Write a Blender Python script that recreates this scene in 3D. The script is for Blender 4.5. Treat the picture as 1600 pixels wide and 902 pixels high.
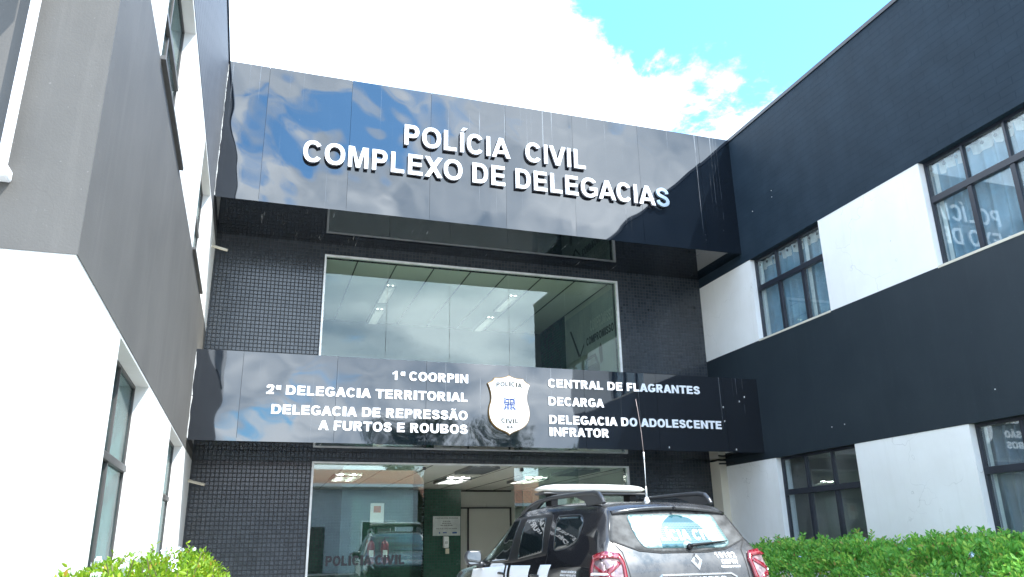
import bpy, bmesh, math, random
import numpy as np
from mathutils import Vector, Matrix, noise
from mathutils.bvhtree import BVHTree

for o in list(bpy.data.objects):
    bpy.data.objects.remove(o)
S = bpy.context.scene
COL = S.collection
R = math.radians
random.seed(7)
rng = np.random.default_rng(7)

# ------------------------------------------------------------------ camera
cam = bpy.data.cameras.new('camera')
cam.sensor_width = 36.0
cam.lens = 1220.37 / 1600 * 36
cam.clip_start = 0.05
cam.clip_end = 2000
camo = bpy.data.objects.new('camera', cam)
COL.objects.link(camo)
yaw, pitch, roll = -0.321266641, 0.319376237, 0.0179101865
rot = Matrix.Rotation(yaw, 3, 'Z') @ Matrix.Rotation(pitch, 3, 'X') @ Matrix.Rotation(roll, 3, 'Y')
camo.matrix_world = Matrix.Translation((0, 0, 1.2)) @ (rot @ Matrix.Rotation(R(90), 3, 'X')).to_4x4()
S.camera = camo

# ------------------------------------------------------------------ light
TO_SUN = Vector((0.46, -0.52, 1.0)).normalized()
world = bpy.data.worlds.new('World')
S.world = world
world.use_nodes = True
EXPOSURE = 1.24
SKY_STRENGTH = 0.15


def build_world():
    nt = world.node_tree
    n, l = nt.nodes, nt.links
    bg = n['Background']
    bg.inputs[1].default_value = SKY_STRENGTH
    sky = n.new('ShaderNodeTexSky')
    sky.sky_type = 'NISHITA'
    sky.sun_disc = False
    sky.sun_elevation = math.asin(TO_SUN.z)
    sky.sun_rotation = math.atan2(TO_SUN.x, TO_SUN.y)
    tint = n.new('ShaderNodeMix'); tint.data_type = 'RGBA'; tint.blend_type = 'MULTIPLY'
    tint.inputs[0].default_value = 1.0
    l.new(sky.outputs[0], tint.inputs[6])
    tint.inputs[7].default_value = (0.95, 1.75, 2.3, 1)
    tc = n.new('ShaderNodeTexCoord')
    sep = n.new('ShaderNodeSeparateXYZ'); l.new(tc.outputs['Generated'], sep.inputs[0])

    def m(op, a, b=None, c=None, clamp=False):
        k = n.new('ShaderNodeMath'); k.operation = op; k.use_clamp = clamp
        for i, v in enumerate((a, b, c)):
            if v is None: continue
            if isinstance(v, (int, float)): k.inputs[i].default_value = v
            else: l.new(v, k.inputs[i])
        return k.outputs[0]
    X, Y, Z = sep.outputs
    zz = m('ADD', m('MAXIMUM', Z, 0.0), 0.22)
    px, py = m('DIVIDE', X, zz), m('DIVIDE', Y, zz)
    cv = n.new('ShaderNodeCombineXYZ'); l.new(px, cv.inputs[0]); l.new(py, cv.inputs[1]); cv.inputs[2].default_value = 3.7
    nz = n.new('ShaderNodeTexNoise'); nz.inputs['Scale'].default_value = 1.7; nz.inputs['Detail'].default_value = 10
    nz.inputs['Roughness'].default_value = 0.62; nz.inputs['Distortion'].default_value = 0.25
    l.new(cv.outputs[0], nz.inputs['Vector'])
    # a large cloud bank stands over the left of the street front, open blue to its right
    b = m('ADD', m('ADD', m('MULTIPLY', X, CLOUD_N[0]), m('MULTIPLY', Y, CLOUD_N[1])), m('MULTIPLY', Z, CLOUD_N[2]))
    front = m('MULTIPLY', Y, 4.0, clamp=True)
    bias = m('MULTIPLY', m('MINIMUM', m('MAXIMUM', m('SUBTRACT', m('MULTIPLY', b, 2.0), 0.045), -0.055), 0.55), front)
    back = m('MULTIPLY', Y, -3.0, clamp=True)
    n3 = n.new('ShaderNodeTexNoise'); n3.inputs['Scale'].default_value = 5.5; n3.inputs['Detail'].default_value = 8; n3.inputs['Roughness'].default_value = 0.62; n3.inputs['Distortion'].default_value = 0.3
    l.new(cv.outputs[0], n3.inputs['Vector'])
    fine = m('MULTIPLY', m('SUBTRACT', n3.outputs['Fac'], 0.5), m('MULTIPLY', front, 0.55))
    val = m('ADD', m('ADD', m('ADD', nz.outputs['Fac'], fine), bias), m('MULTIPLY', back, m('MAXIMUM', m('MULTIPLY', m('SUBTRACT', 0.72, Z), 0.27), 0.0)))
    rp = n.new('ShaderNodeValToRGB'); l.new(val, rp.inputs[0])
    rp.color_ramp.elements[0].position = 0.47; rp.color_ramp.elements[0].color = (0, 0, 0, 1)
    rp.color_ramp.elements[1].position = 0.57; rp.color_ramp.elements[1].color = (1, 1, 1, 1)
    rp.color_ramp.interpolation = 'EASE'
    n2 = n.new('ShaderNodeTexNoise'); n2.inputs['Scale'].default_value = 3.1; n2.inputs['Detail'].default_value = 6
    l.new(cv.outputs[0], n2.inputs['Vector'])
    cr = n.new('ShaderNodeValToRGB'); l.new(n2.outputs['Fac'], cr.inputs[0])
    cr.color_ramp.elements[0].position = 0.33; cr.color_ramp.elements[0].color = (3.8, 5.2, 7.0, 1)
    cr.color_ramp.elements[1].position = 0.66; cr.color_ramp.elements[1].color = (12.0, 13.4, 14.8, 1)
    mx = n.new('ShaderNodeMix'); mx.data_type = 'RGBA'
    l.new(rp.outputs[0], mx.inputs[0]); l.new(tint.outputs[2], mx.inputs[6]); l.new(cr.outputs[0], mx.inputs[7])
    l.new(mx.outputs[2], bg.inputs[0])


CLOUD_N = (-0.653, 0.673, -0.346)
build_world()
sun = bpy.data.lights.new('sun', 'SUN')
sun.energy = 4.2
sun.angle = R(0.53)
sun.color = (1.0, 0.96, 0.90)
so = bpy.data.objects.new('sun', sun)
COL.objects.link(so)
so.location = (20, -20, 40)
so.rotation_euler = (-TO_SUN).to_track_quat('-Z', 'Y').to_euler()
S.view_settings.view_transform = 'Standard'
S.view_settings.look = 'None'
S.view_settings.exposure = EXPOSURE
S.view_settings.gamma = 1
S.view_settings.use_curve_mapping = False
S.render.engine = 'CYCLES'
S.cycles.transparent_max_bounces = 24
S.cycles.max_bounces = 10


# ------------------------------------------------------------------ materials
class NT:
    def __init__(s, name):
        s.m = bpy.data.materials.new(name); s.m.use_nodes = True
        s.n, s.l = s.m.node_tree.nodes, s.m.node_tree.links
        s.b = s.n['Principled BSDF']; s.out = s.n['Material Output']

    def node(s, t, **kw):
        k = s.n.new(t)
        for a, v in kw.items():
            if hasattr(k, a): setattr(k, a, v)
            else: k.inputs[a.replace('_', ' ')].default_value = v
        return k

    def link(s, a, b): s.l.new(a, b)

    def math(s, op, a, b=None, clamp=False):
        k = s.n.new('ShaderNodeMath'); k.operation = op; k.use_clamp = clamp
        for i, v in enumerate((a, b)):
            if v is None: continue
            if isinstance(v, (int, float)): k.inputs[i].default_value = v
            else: s.l.new(v, k.inputs[i])
        return k.outputs[0]

    def coords(s, order='XYZ', scale=(1, 1, 1)):
        tc = s.n.new('ShaderNodeTexCoord'); sp = s.n.new('ShaderNodeSeparateXYZ'); cb = s.n.new('ShaderNodeCombineXYZ')
        s.l.new(tc.outputs['Object'], sp.inputs[0])
        for i, ch in enumerate(order):
            s.l.new(s.math('MULTIPLY', sp.outputs['XYZ'.index(ch)], scale[i]), cb.inputs[i])
        return cb.outputs[0]

    def noise(s, vec, scale, detail=4, rough=0.55):
        k = s.n.new('ShaderNodeTexNoise'); k.inputs['Scale'].default_value = scale
        k.inputs['Detail'].default_value = detail; k.inputs['Roughness'].default_value = rough
        s.l.new(vec, k.inputs['Vector']); return k.outputs['Fac']

    def ramp(s, fac, p0, c0, p1, c1):
        k = s.n.new('ShaderNodeValToRGB'); s.l.new(fac, k.inputs[0])
        e = k.color_ramp.elements
        e[0].position, e[1].position = p0, p1
        e[0].color = (*c0, 1) if len(c0) == 3 else c0
        e[1].color = (*c1, 1) if len(c1) == 3 else c1
        return k.outputs[0]

    def mix(s, fac, a, b, blend='MIX'):
        k = s.n.new('ShaderNodeMix'); k.data_type = 'RGBA'; k.blend_type = blend
        for i, v in ((0, fac), (6, a), (7, b)):
            if isinstance(v, (int, float)): k.inputs[i].default_value = v
            elif isinstance(v, tuple): k.inputs[i].default_value = (*v, 1)
            else: s.l.new(v, k.inputs[i])
        return k.outputs[2]

    def bump(s, h, dist, strength=1.0):
        k = s.n.new('ShaderNodeBump'); k.inputs['Distance'].default_value = dist; k.inputs['Strength'].default_value = strength
        s.l.new(h, k.inputs['Height']); s.l.new(k.outputs[0], s.b.inputs['Normal'])

    def set(s, color=None, rough=None, metal=None, spec=None, ior=None, coat=None):
        I = s.b.inputs
        if color is not None:
            if isinstance(color, tuple): I['Base Color'].default_value = (*color, 1)
            else: s.l.new(color, I['Base Color'])
        if rough is not None:
            if isinstance(rough, (int, float)): I['Roughness'].default_value = rough
            else: s.l.new(rough, I['Roughness'])
        if metal is not None: I['Metallic'].default_value = metal
        if spec is not None: I['Specular IOR Level'].default_value = spec
        if ior is not None: I['IOR'].default_value = ior
        if coat is not None: I['Coat Weight'].default_value = coat; I['Coat Roughness'].default_value = 0.03
        return s.m


def simple(name, color, rough=0.5, metal=0.0, spec=0.5, vary=0.15, scale=6, **kw):
    t = NT(name)
    f = t.noise(t.coords(), scale, 5)
    lo = tuple(c * (1 - vary) for c in color); hi = tuple(min(1, c * (1 + vary)) for c in color)
    return t.set(t.ramp(f, 0.3, lo, 0.7, hi), rough, metal, spec, **kw)


def wall_paint(name, color, dirt, rough=0.75, bumpy=0.002, streak=0.4, order='YZX', spec=0.3):
    """painted render: mottled, faint vertical runs, small scuffs"""
    t = NT(name)
    f = t.noise(t.coords(), 1.3, 6, 0.6)
    base = t.mix(t.ramp(f, 0.35, (0, 0, 0), 0.75, (0.5, 0.5, 0.5)), color, dirt)
    st = t.noise(t.coords('XYZ', (5, 5, 0.35)), 1.6, 5, 0.65)
    base = t.mix(t.math('MULTIPLY', t.ramp(st, 0.52, (0, 0, 0), 0.78, (1, 1, 1)), streak), base, dirt)
    vo = t.node('ShaderNodeTexVoronoi', feature='DISTANCE_TO_EDGE'); vo.inputs['Scale'].default_value = 0.9
    wv = t.node('ShaderNodeVectorMath'); wv.operation = 'ADD'; nz_ = t.node('ShaderNodeTexNoise'); nz_.inputs['Scale'].default_value = 3.0
    t.link(t.coords(), nz_.inputs['Vector']); t.link(t.coords(), wv.inputs[0]); t.link(nz_.outputs['Color'], wv.inputs[1]); t.link(wv.outputs[0], vo.inputs['Vector'])
    ck = t.math('MULTIPLY', t.math('LESS_THAN', vo.outputs['Distance'], 0.0035), t.ramp(t.noise(t.coords(), 0.8, 2), 0.5, (0, 0, 0), 0.6, (0.5, 0.5, 0.5)))
    base = t.mix(ck, base, tuple(c * 0.55 for c in dirt))
    sp = t.noise(t.coords(), 42, 2, 0.5)
    base = t.mix(t.math('MULTIPLY', t.ramp(sp, 0.72, (0, 0, 0), 0.77, (1, 1, 1)), 0.35), base, tuple(min(1, c * 1.9 + .05) for c in color))
    h = t.noise(t.coords(), 90, 3)
    t.bump(h, bumpy, 0.5)
    return t.set(base, rough, 0, spec)


def brick_mat(name, c1, c2, mortar, order, bw, bh, mw, off, rough, depth, spec=0.5, mrough=0.8):
    t = NT(name)
    v = t.coords(order)
    k = t.node('ShaderNodeTexBrick', offset=off, squash=1.0)
    k.inputs['Scale'].default_value = 1.0
    k.inputs['Brick Width'].default_value = bw
    k.inputs['Row Height'].default_value = bh
    k.inputs['Mortar Size'].default_value = mw
    k.inputs['Mortar Smooth'].default_value = 0.15
    k.inputs['Bias'].default_value = 0.0
    k.inputs['Color1'].default_value = (*c1, 1); k.inputs['Color2'].default_value = (*c2, 1); k.inputs['Mortar'].default_value = (*mortar, 1)
    t.link(v, k.inputs['Vector'])
    f = t.noise(t.coords(), 2.0, 6)
    col = t.mix(t.ramp(f, 0.4, (0, 0, 0), 0.8, (0.35, 0.35, 0.35)), k.outputs['Color'], tuple(min(1, c * 1.8 + 0.01) for c in c1))
    rg = t.math('ADD', t.math('MULTIPLY', k.outputs['Fac'], mrough - rough), t.math('ADD', t.math('MULTIPLY', f, 0.12), rough - 0.06))
    h = t.math('ADD', t.math('MULTIPLY', k.outputs['Fac'], -1.0), t.math('MULTIPLY', t.noise(t.coords(), 9, 2), 0.35))
    t.bump(h, depth, 1.0)
    return t.set(col, rg, 0, spec)


def gloss_panel(name):
    """black glossy composite panel with pale dried drip lines"""
    t = NT(name)
    v = t.coords('XYZ', (1, 1, 1))
    a = t.noise(t.coords('XYZ', (22, 1, 0.10)), 1.0, 3, 0.6)
    g = t.noise(t.coords('XYZ', (0.7, 1, 0.9)), 1.2, 3)
    stre = t.math('MULTIPLY', t.ramp(a, 0.63, (0, 0, 0), 0.70, (1, 1, 1)), t.ramp(g, 0.42, (0, 0, 0), 0.60, (1, 1, 1)))
    spk = t.ramp(t.noise(v, 30, 2), 0.74, (0, 0, 0), 0.78, (1, 1, 1))
    stain = t.math('MULTIPLY', t.math('MAXIMUM', stre, t.math('MULTIPLY', spk, 0.5)), 0.34)
    dust = t.ramp(t.noise(v, 1.1, 7, 0.6), 0.35, (0.0025, 0.005, 0.009), 0.8, (0.006, 0.009, 0.014))
    col = t.mix(stain, dust, (0.42, 0.44, 0.46))
    rg = t.math('ADD', t.math('MULTIPLY', stain, 0.8), 0.03)
    return t.set(col, rg, 0, 0.5, ior=2.0)


def glass(name, tint, k=1.0, base=0.0, rough=0.0, dirt=0.0):
    t = NT(name)
    g = t.node('ShaderNodeNewGeometry'); dt = t.node('ShaderNodeVectorMath'); dt.operation = 'DOT_PRODUCT'
    t.link(g.outputs['Normal'], dt.inputs[0]); t.link(g.outputs['Incoming'], dt.inputs[1])
    sch = t.math('POWER', t.math('SUBTRACT', 1.0, t.math('ABSOLUTE', dt.outputs['Value'])), 5.0)     # the same from either side
    fac = t.math('ADD', t.math('MULTIPLY', t.math('ADD', t.math('MULTIPLY', sch, 0.96), 0.04), k), base, clamp=True)
    tr = t.node('ShaderNodeBsdfTransparent'); tr.inputs[0].default_value = (*tint, 1)
    gl = t.node('ShaderNodeBsdfGlossy'); gl.inputs['Roughness'].default_value = rough; gl.inputs['Color'].default_value = (0.95, 1, 1, 1)
    mx = t.node('ShaderNodeMixShader')
    t.link(fac, mx.inputs[0]); t.link(tr.outputs[0], mx.inputs[1]); t.link(gl.outputs[0], mx.inputs[2])
    last = mx.outputs[0]
    if dirt:
        df = t.node('ShaderNodeBsdfDiffuse'); df.inputs[0].default_value = (0.6, 0.62, 0.6, 1)
        f = t.math('MULTIPLY', t.ramp(t.noise(t.coords(), 2.2, 6), 0.4, (0.2, 0.2, 0.2), 0.8, (1, 1, 1)), dirt)
        m2 = t.node('ShaderNodeMixShader'); t.link(f, m2.inputs[0]); t.link(last, m2.inputs[1]); t.link(df.outputs[0], m2.inputs[2])
        last = m2.outputs[0]
    t.link(last, t.out.inputs[0])
    return t.m


def emit(name, color, strength):
    t = NT(name)
    t.b.inputs['Emission Color'].default_value = (*color, 1)
    t.b.inputs['Emission Strength'].default_value = strength
    return t.set(color, 0.5)


def leaf_mat(name, c1, c2, c3, trans=0.35):
    t = NT(name)
    g = t.node('ShaderNodeNewGeometry')
    k = t.node('ShaderNodeValToRGB'); t.link(g.outputs['Random Per Island'], k.inputs[0])
    e = k.color_ramp.elements
    e[0].position, e[0].color = 0.0, (*c1, 1)
    e[1].position, e[1].color = 1.0, (*c3, 1)
    x = e.new(0.6); x.color = (*c2, 1)
    x = e.new(0.955); x.color = (*c3, 1)
    x = e.new(0.965); x.color = (c3[0] * 1.1, c3[1] * 0.6, c3[2], 1)
    e[-1].color = (c3[0] * 0.9, c3[1] * 0.4, c3[2] * .8, 1)
    big = t.noise(t.coords(), 2.2, 3)
    col = t.mix(t.ramp(big, 0.35, (0.0, 0.0, 0.0), 0.7, (0.3, 0.3, 0.3)), k.outputs[0], c1)
    t.set(col, 0.42, 0, 0.4)
    tl = t.node('ShaderNodeBsdfTranslucent'); t.link(col, tl.inputs[0])
    mx = t.node('ShaderNodeMixShader'); mx.inputs[0].default_value = trans
    t.link(t.b.outputs[0], mx.inputs[1]); t.link(tl.outputs[0], mx.inputs[2]); t.link(mx.outputs[0], t.out.inputs[0])
    return t.m


M = {}
M['white'] = wall_paint('white_wall_paint', (0.80, 0.80, 0.78), (0.66, 0.65, 0.61), 0.8, streak=0.32)
M['cream'] = wall_paint('cream_trim_paint', (0.62, 0.58, 0.48), (0.5, 0.46, 0.38), 0.8)
M['charcoal'] = wall_paint('charcoal_wall_paint', (0.011, 0.020, 0.028), (0.022, 0.033, 0.042), 0.55, streak=0.45, spec=0.4)
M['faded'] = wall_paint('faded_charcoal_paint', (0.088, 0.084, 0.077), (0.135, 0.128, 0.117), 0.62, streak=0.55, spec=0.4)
M['brickpaint'] = brick_mat('charcoal_painted_brick', (0.015, 0.027, 0.040), (0.0158, 0.0280, 0.0412), (0.0138, 0.0252, 0.0375), 'YZX', 0.42, 0.11, 0.004, 0.5, 0.62, 0.0018, 0.12)
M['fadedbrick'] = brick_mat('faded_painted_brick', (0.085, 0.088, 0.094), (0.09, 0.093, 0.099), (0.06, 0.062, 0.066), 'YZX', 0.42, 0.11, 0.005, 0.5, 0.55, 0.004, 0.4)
M['tile'] = brick_mat('black_mosaic_tile', (0.018, 0.024, 0.031), (0.044, 0.053, 0.064), (0.008, 0.011, 0.015), 'XZY', 0.07, 0.07, 0.008, 0.0, 0.20, 0.0022, 0.5)
M['tile'].node_tree.nodes['Principled BSDF'].inputs['IOR'].default_value = 1.7
M['greentile'] = brick_mat('green_mosaic_tile', (0.020, 0.075, 0.052), (0.035, 0.11, 0.078), (0.015, 0.045, 0.035), 'XZY', 0.07, 0.07, 0.008, 0.0, 0.25, 0.003, 0.5)
M['greentile_y'] = brick_mat('green_mosaic_tile_side', (0.020, 0.075, 0.052), (0.035, 0.11, 0.078), (0.015, 0.045, 0.035), 'YZX', 0.07, 0.07, 0.008, 0.0, 0.25, 0.003, 0.5)
M['panel'] = gloss_panel('black_composite_panel')
M['black'] = simple('black_matt_paint', (0.012, 0.012, 0.014), 0.5)
M['frame'] = simple('dark_window_paint', (0.018, 0.022, 0.032), 0.35)
M['greyframe'] = simple('grey_window_paint', (0.07, 0.068, 0.066), 0.45)
M['alu'] = simple('pale_aluminium', (0.72, 0.73, 0.72), 0.35, 0.2)
M['letter'] = simple('white_acrylic', (0.86, 0.86, 0.87), 0.3, vary=0.02)
M['letterside'] = simple('grey_letter_edge', (0.30, 0.29, 0.30), 0.4)
M['steel'] = simple('brushed_steel', (0.42, 0.52, 0.62), 0.25, 0.85, vary=0.06)
M['vinyl'] = simple('white_vinyl', (0.85, 0.85, 0.86), 0.45, vary=0.02)
M['gold'] = simple('bronze_edge', (0.33, 0.20, 0.07), 0.4, 0.5)
M['ink'] = simple('dark_ink', (0.05, 0.05, 0.04), 0.6)
M['blueink'] = simple('blue_ink', (0.015, 0.06, 0.27), 0.5)
M['glass_front'] = glass('entrance_glass', (0.86, 0.92, 0.89), 1.6, 0.012)
M['glass_upper'] = glass('upper_entrance_glass', (0.88, 0.955, 0.91), 1.8, 0.0)
M['glass_right'] = glass('side_window_glass', (0.88, 0.94, 0.96), 1.0, 0.03, 0.0, 0.10)
M['glass_left'] = glass('left_window_glass', (0.40, 0.60, 0.60), 0.32, 0.01, 0.02, 0.14)
M['ceiling'] = wall_paint('ceiling_board', (0.74, 0.745, 0.70), (0.66, 0.67, 0.62), 0.85, streak=0)
M['partition'] = wall_paint('grey_partition', (0.52, 0.52, 0.48), (0.45, 0.45, 0.41), 0.6, streak=0.1)
M['inner'] = wall_paint('inner_wall_paint', (0.52, 0.54, 0.50), (0.42, 0.44, 0.40), 0.8)
M['floor'] = simple('lobby_floor_tile', (0.35, 0.34, 0.31), 0.25)
M['lit'] = emit('lit_tube', (1.0, 0.98, 0.92), 46.0)
M['lit_up'] = emit('lit_tube_upstairs', (1.0, 0.98, 0.90), 2.6)
M['louver_dark'] = simple('shaded_louver', (0.22, 0.23, 0.23), 0.4, 0.4)
M['louver'] = simple('light_louver', (0.55, 0.56, 0.56), 0.35, 0.5)
M['curtain'] = simple('grey_blue_curtain', (0.20, 0.32, 0.39), 0.85, vary=0.2, scale=3)
M['curtain_dark'] = simple('dark_grey_curtain', (0.16, 0.19, 0.22), 0.85, vary=0.2, scale=3)
M['curtain_white'] = simple('white_lining_cloth', (0.62, 0.62, 0.58), 0.85)
M['pvc'] = simple('cream_pipe', (0.60, 0.55, 0.44), 0.5)
M['sealant'] = simple('pale_sealant', (0.5, 0.5, 0.48), 0.7)


# ------------------------------------------------------------------ mesh helpers
class MB:
    def __init__(s): s.v, s.f = [], []

    def box(s, x0, x1, y0, y1, z0, z1):
        b = len(s.v)
        s.v += [(x0, y0, z0), (x1, y0, z0), (x1, y1, z0), (x0, y1, z0), (x0, y0, z1), (x1, y0, z1), (x1, y1, z1), (x0, y1, z1)]
        s.f += [tuple(b + i for i in q) for q in ((0, 3, 2, 1), (4, 5, 6, 7), (0, 1, 5, 4), (1, 2, 6, 5), (2, 3, 7, 6), (3, 0, 4, 7))]
        return s

    def quad(s, *p):
        b = len(s.v); s.v += list(p); s.f.append(tuple(range(b, b + len(p)))); return s

    def tube(s, pts, rad, n=10, cap=True, flat=1.0):
        pts = [Vector(p) for p in pts]
        rads = rad if isinstance(rad, (list, tuple)) else [rad] * len(pts)
        b = len(s.v)
        for i, p in enumerate(pts):
            t = (pts[min(i + 1, len(pts) - 1)] - pts[max(i - 1, 0)]).normalized()
            u = t.cross(Vector((0, 0, 1)))
            if u.length < 1e-3: u = Vector((1, 0, 0))
            u.normalize(); w = u.cross(t)
            for k in range(n):
                a = 2 * math.pi * k / n
                s.v.append(tuple(p + (u * math.cos(a) + w * math.sin(a) * flat) * rads[i]))
        for i in range(len(pts) - 1):
            for k in range(n):
                k2 = (k + 1) % n
                s.f.append((b + i * n + k, b + i * n + k2, b + (i + 1) * n + k2, b + (i + 1) * n + k))
        if cap:
            s.f.append(tuple(b + k for k in range(n))[::-1])
            s.f.append(tuple(b + (len(pts) - 1) * n + k for k in range(n)))
        return s

    def prism(s, poly, f, d0, d1):
        """poly (a,b) extruded from depth d0 to d1; f(a,b,d) -> point"""
        n = len(poly); b = len(s.v)
        s.v += [f(a, c, d0) for a, c in poly] + [f(a, c, d1) for a, c in poly]
        s.f.append(tuple(range(b, b + n))); s.f.append(tuple(range(b + 2 * n - 1, b + n - 1, -1)))
        for i in range(n):
            j = (i + 1) % n
            s.f.append((b + i, b + n + i, b + n + j, b + j))
        return s

    def build(s, name, mat, parent=None, smooth=False, bevel=0.0):
        me = bpy.data.meshes.new(name)
        me.from_pydata([tuple(p) for p in s.v], [], s.f)
        bm = bmesh.new(); bm.from_mesh(me); bmesh.ops.recalc_face_normals(bm, faces=bm.faces); bm.to_mesh(me); bm.free()
        return link(name, me, mat, parent, smooth, bevel)


def link(name, me, mat, parent=None, smooth=False, bevel=0.0):
    if isinstance(mat, str): mat = M[mat]
    me.materials.append(mat)
    if smooth:
        for p in me.polygons: p.use_smooth = True
    o = bpy.data.objects.new(name, me); COL.objects.link(o)
    if parent is not None: o.parent = parent
    if bevel:
        b = o.modifiers.new('bevel', 'BEVEL'); b.width = bevel; b.segments = 2; b.limit_method = 'ANGLE'
    return o


def thing(name, label, cat, loc=(0, 0, 0), group=None, rz=0):
    o = bpy.data.objects.new(name, None); COL.objects.link(o)
    o.empty_display_size = 0.2
    o.location = loc; o.rotation_euler = (0, 0, rz)
    return tag(o, label, cat, group)


def tag(o, label, cat=None, group=None, kind=None):
    if label: o['label'] = label
    if cat: o['category'] = cat
    if group: o['group'] = group
    if kind: o['kind'] = kind
    return o


def copy_tree(o, parent=None, label=None, loc=None):
    c = o.copy(); COL.objects.link(c)
    if parent is not None: c.parent = parent
    if label: c['label'] = label
    if loc is not None: c.location = loc
    for ch in list(o.children): copy_tree(ch, c)
    return c


# ------------------------------------------------------------------ lettering: a grotesque bold drawn from outlines
def flat_mesh(poly, holes=(), maxlen=0.05):
    bm = bmesh.new()
    edges = []
    for loop in [poly] + list(holes):
        vs = [bm.verts.new((a, b, 0)) for a, b in loop]
        edges += [bm.edges.new((vs[i], vs[(i + 1) % len(vs)])) for i in range(len(vs))]
    bmesh.ops.triangle_fill(bm, use_beauty=True, use_dissolve=False, edges=edges)
    for _ in range(5):
        lg = [e for e in bm.edges if e.calc_length() > maxlen]
        if not lg: break
        bmesh.ops.subdivide_edges(bm, edges=lg, cuts=1)
        bmesh.ops.triangulate(bm, faces=[f for f in bm.faces if len(f.verts) > 3])
    v = [(p.co.x, p.co.y) for p in bm.verts]; bm.verts.index_update(); f = [tuple(q.index for q in g.verts) for g in bm.faces]
    bm.free()
    return v, f


def arc(cx, cz, rx, rz, a0, a1, n=14, e=2.25):
    out = []
    for k in range(n + 1):
        t_ = R(a0 + (a1 - a0) * k / n); c, s = math.cos(t_), math.sin(t_)
        out.append((cx + rx * math.copysign(abs(c) ** (2 / e), c), cz + rz * math.copysign(abs(s) ** (2 / e), s)))
    return out


def spline(pts, n=5):
    P_ = [np.array(p, float) for p in pts]; P_ = [2 * P_[0] - P_[1]] + P_ + [2 * P_[-1] - P_[-2]]; out = []
    for i in range(1, len(P_) - 2):
        for k in range(n):
            t_ = k / n; p0, p1, p2, p3 = P_[i - 1:i + 3]
            out.append(0.5 * ((2 * p1) + (-p0 + p2) * t_ + (2 * p0 - 5 * p1 + 4 * p2 - p3) * t_**2 + (-p0 + 3 * p1 - 3 * p2 + p3) * t_**3))
    return out + [P_[-2]]


def ribbon(path, w, h):
    L, Rr = [], []
    for i, p in enumerate(path):
        t_ = path[min(i + 1, len(path) - 1)] - path[max(i - 1, 0)]; t_ = t_ / np.linalg.norm(t_)
        ww = w * abs(t_[1]) ** 1.5 + h * (1 - abs(t_[1]) ** 1.5); nn = np.array([-t_[1], t_[0]]) * ww / 2
        L.append(tuple(p + nn)); Rr.append(tuple(p - nn))
    return L + Rr[::-1]


ADV = {'bold': dict(A=722, B=722, C=722, D=722, E=667, F=611, G=778, H=722, I=278, L=611, M=833, N=722, O=778, P=667, Q=778, R=722, S=667, T=611, U=722, V=667, X=667, **{' ': 278, '0': 556, '1': 556, '2': 556, '8': 556, 'ª': 370}),
       'black': dict(A=778, B=778, C=778, D=833, E=722, F=667, G=833, H=833, I=389, L=667, M=944, N=833, O=833, P=722, Q=833, R=778, S=722, T=722, U=833, V=778, X=778, **{' ': 333, '0': 667, '1': 667, '2': 667, '8': 667, 'ª': 420})}
STEM = {'bold': (0.205, 0.172), 'black': (0.285, 0.215)}
BASE = {'Í': 'I', 'Ú': 'U', 'Ã': 'A', 'É': 'E'}


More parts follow.
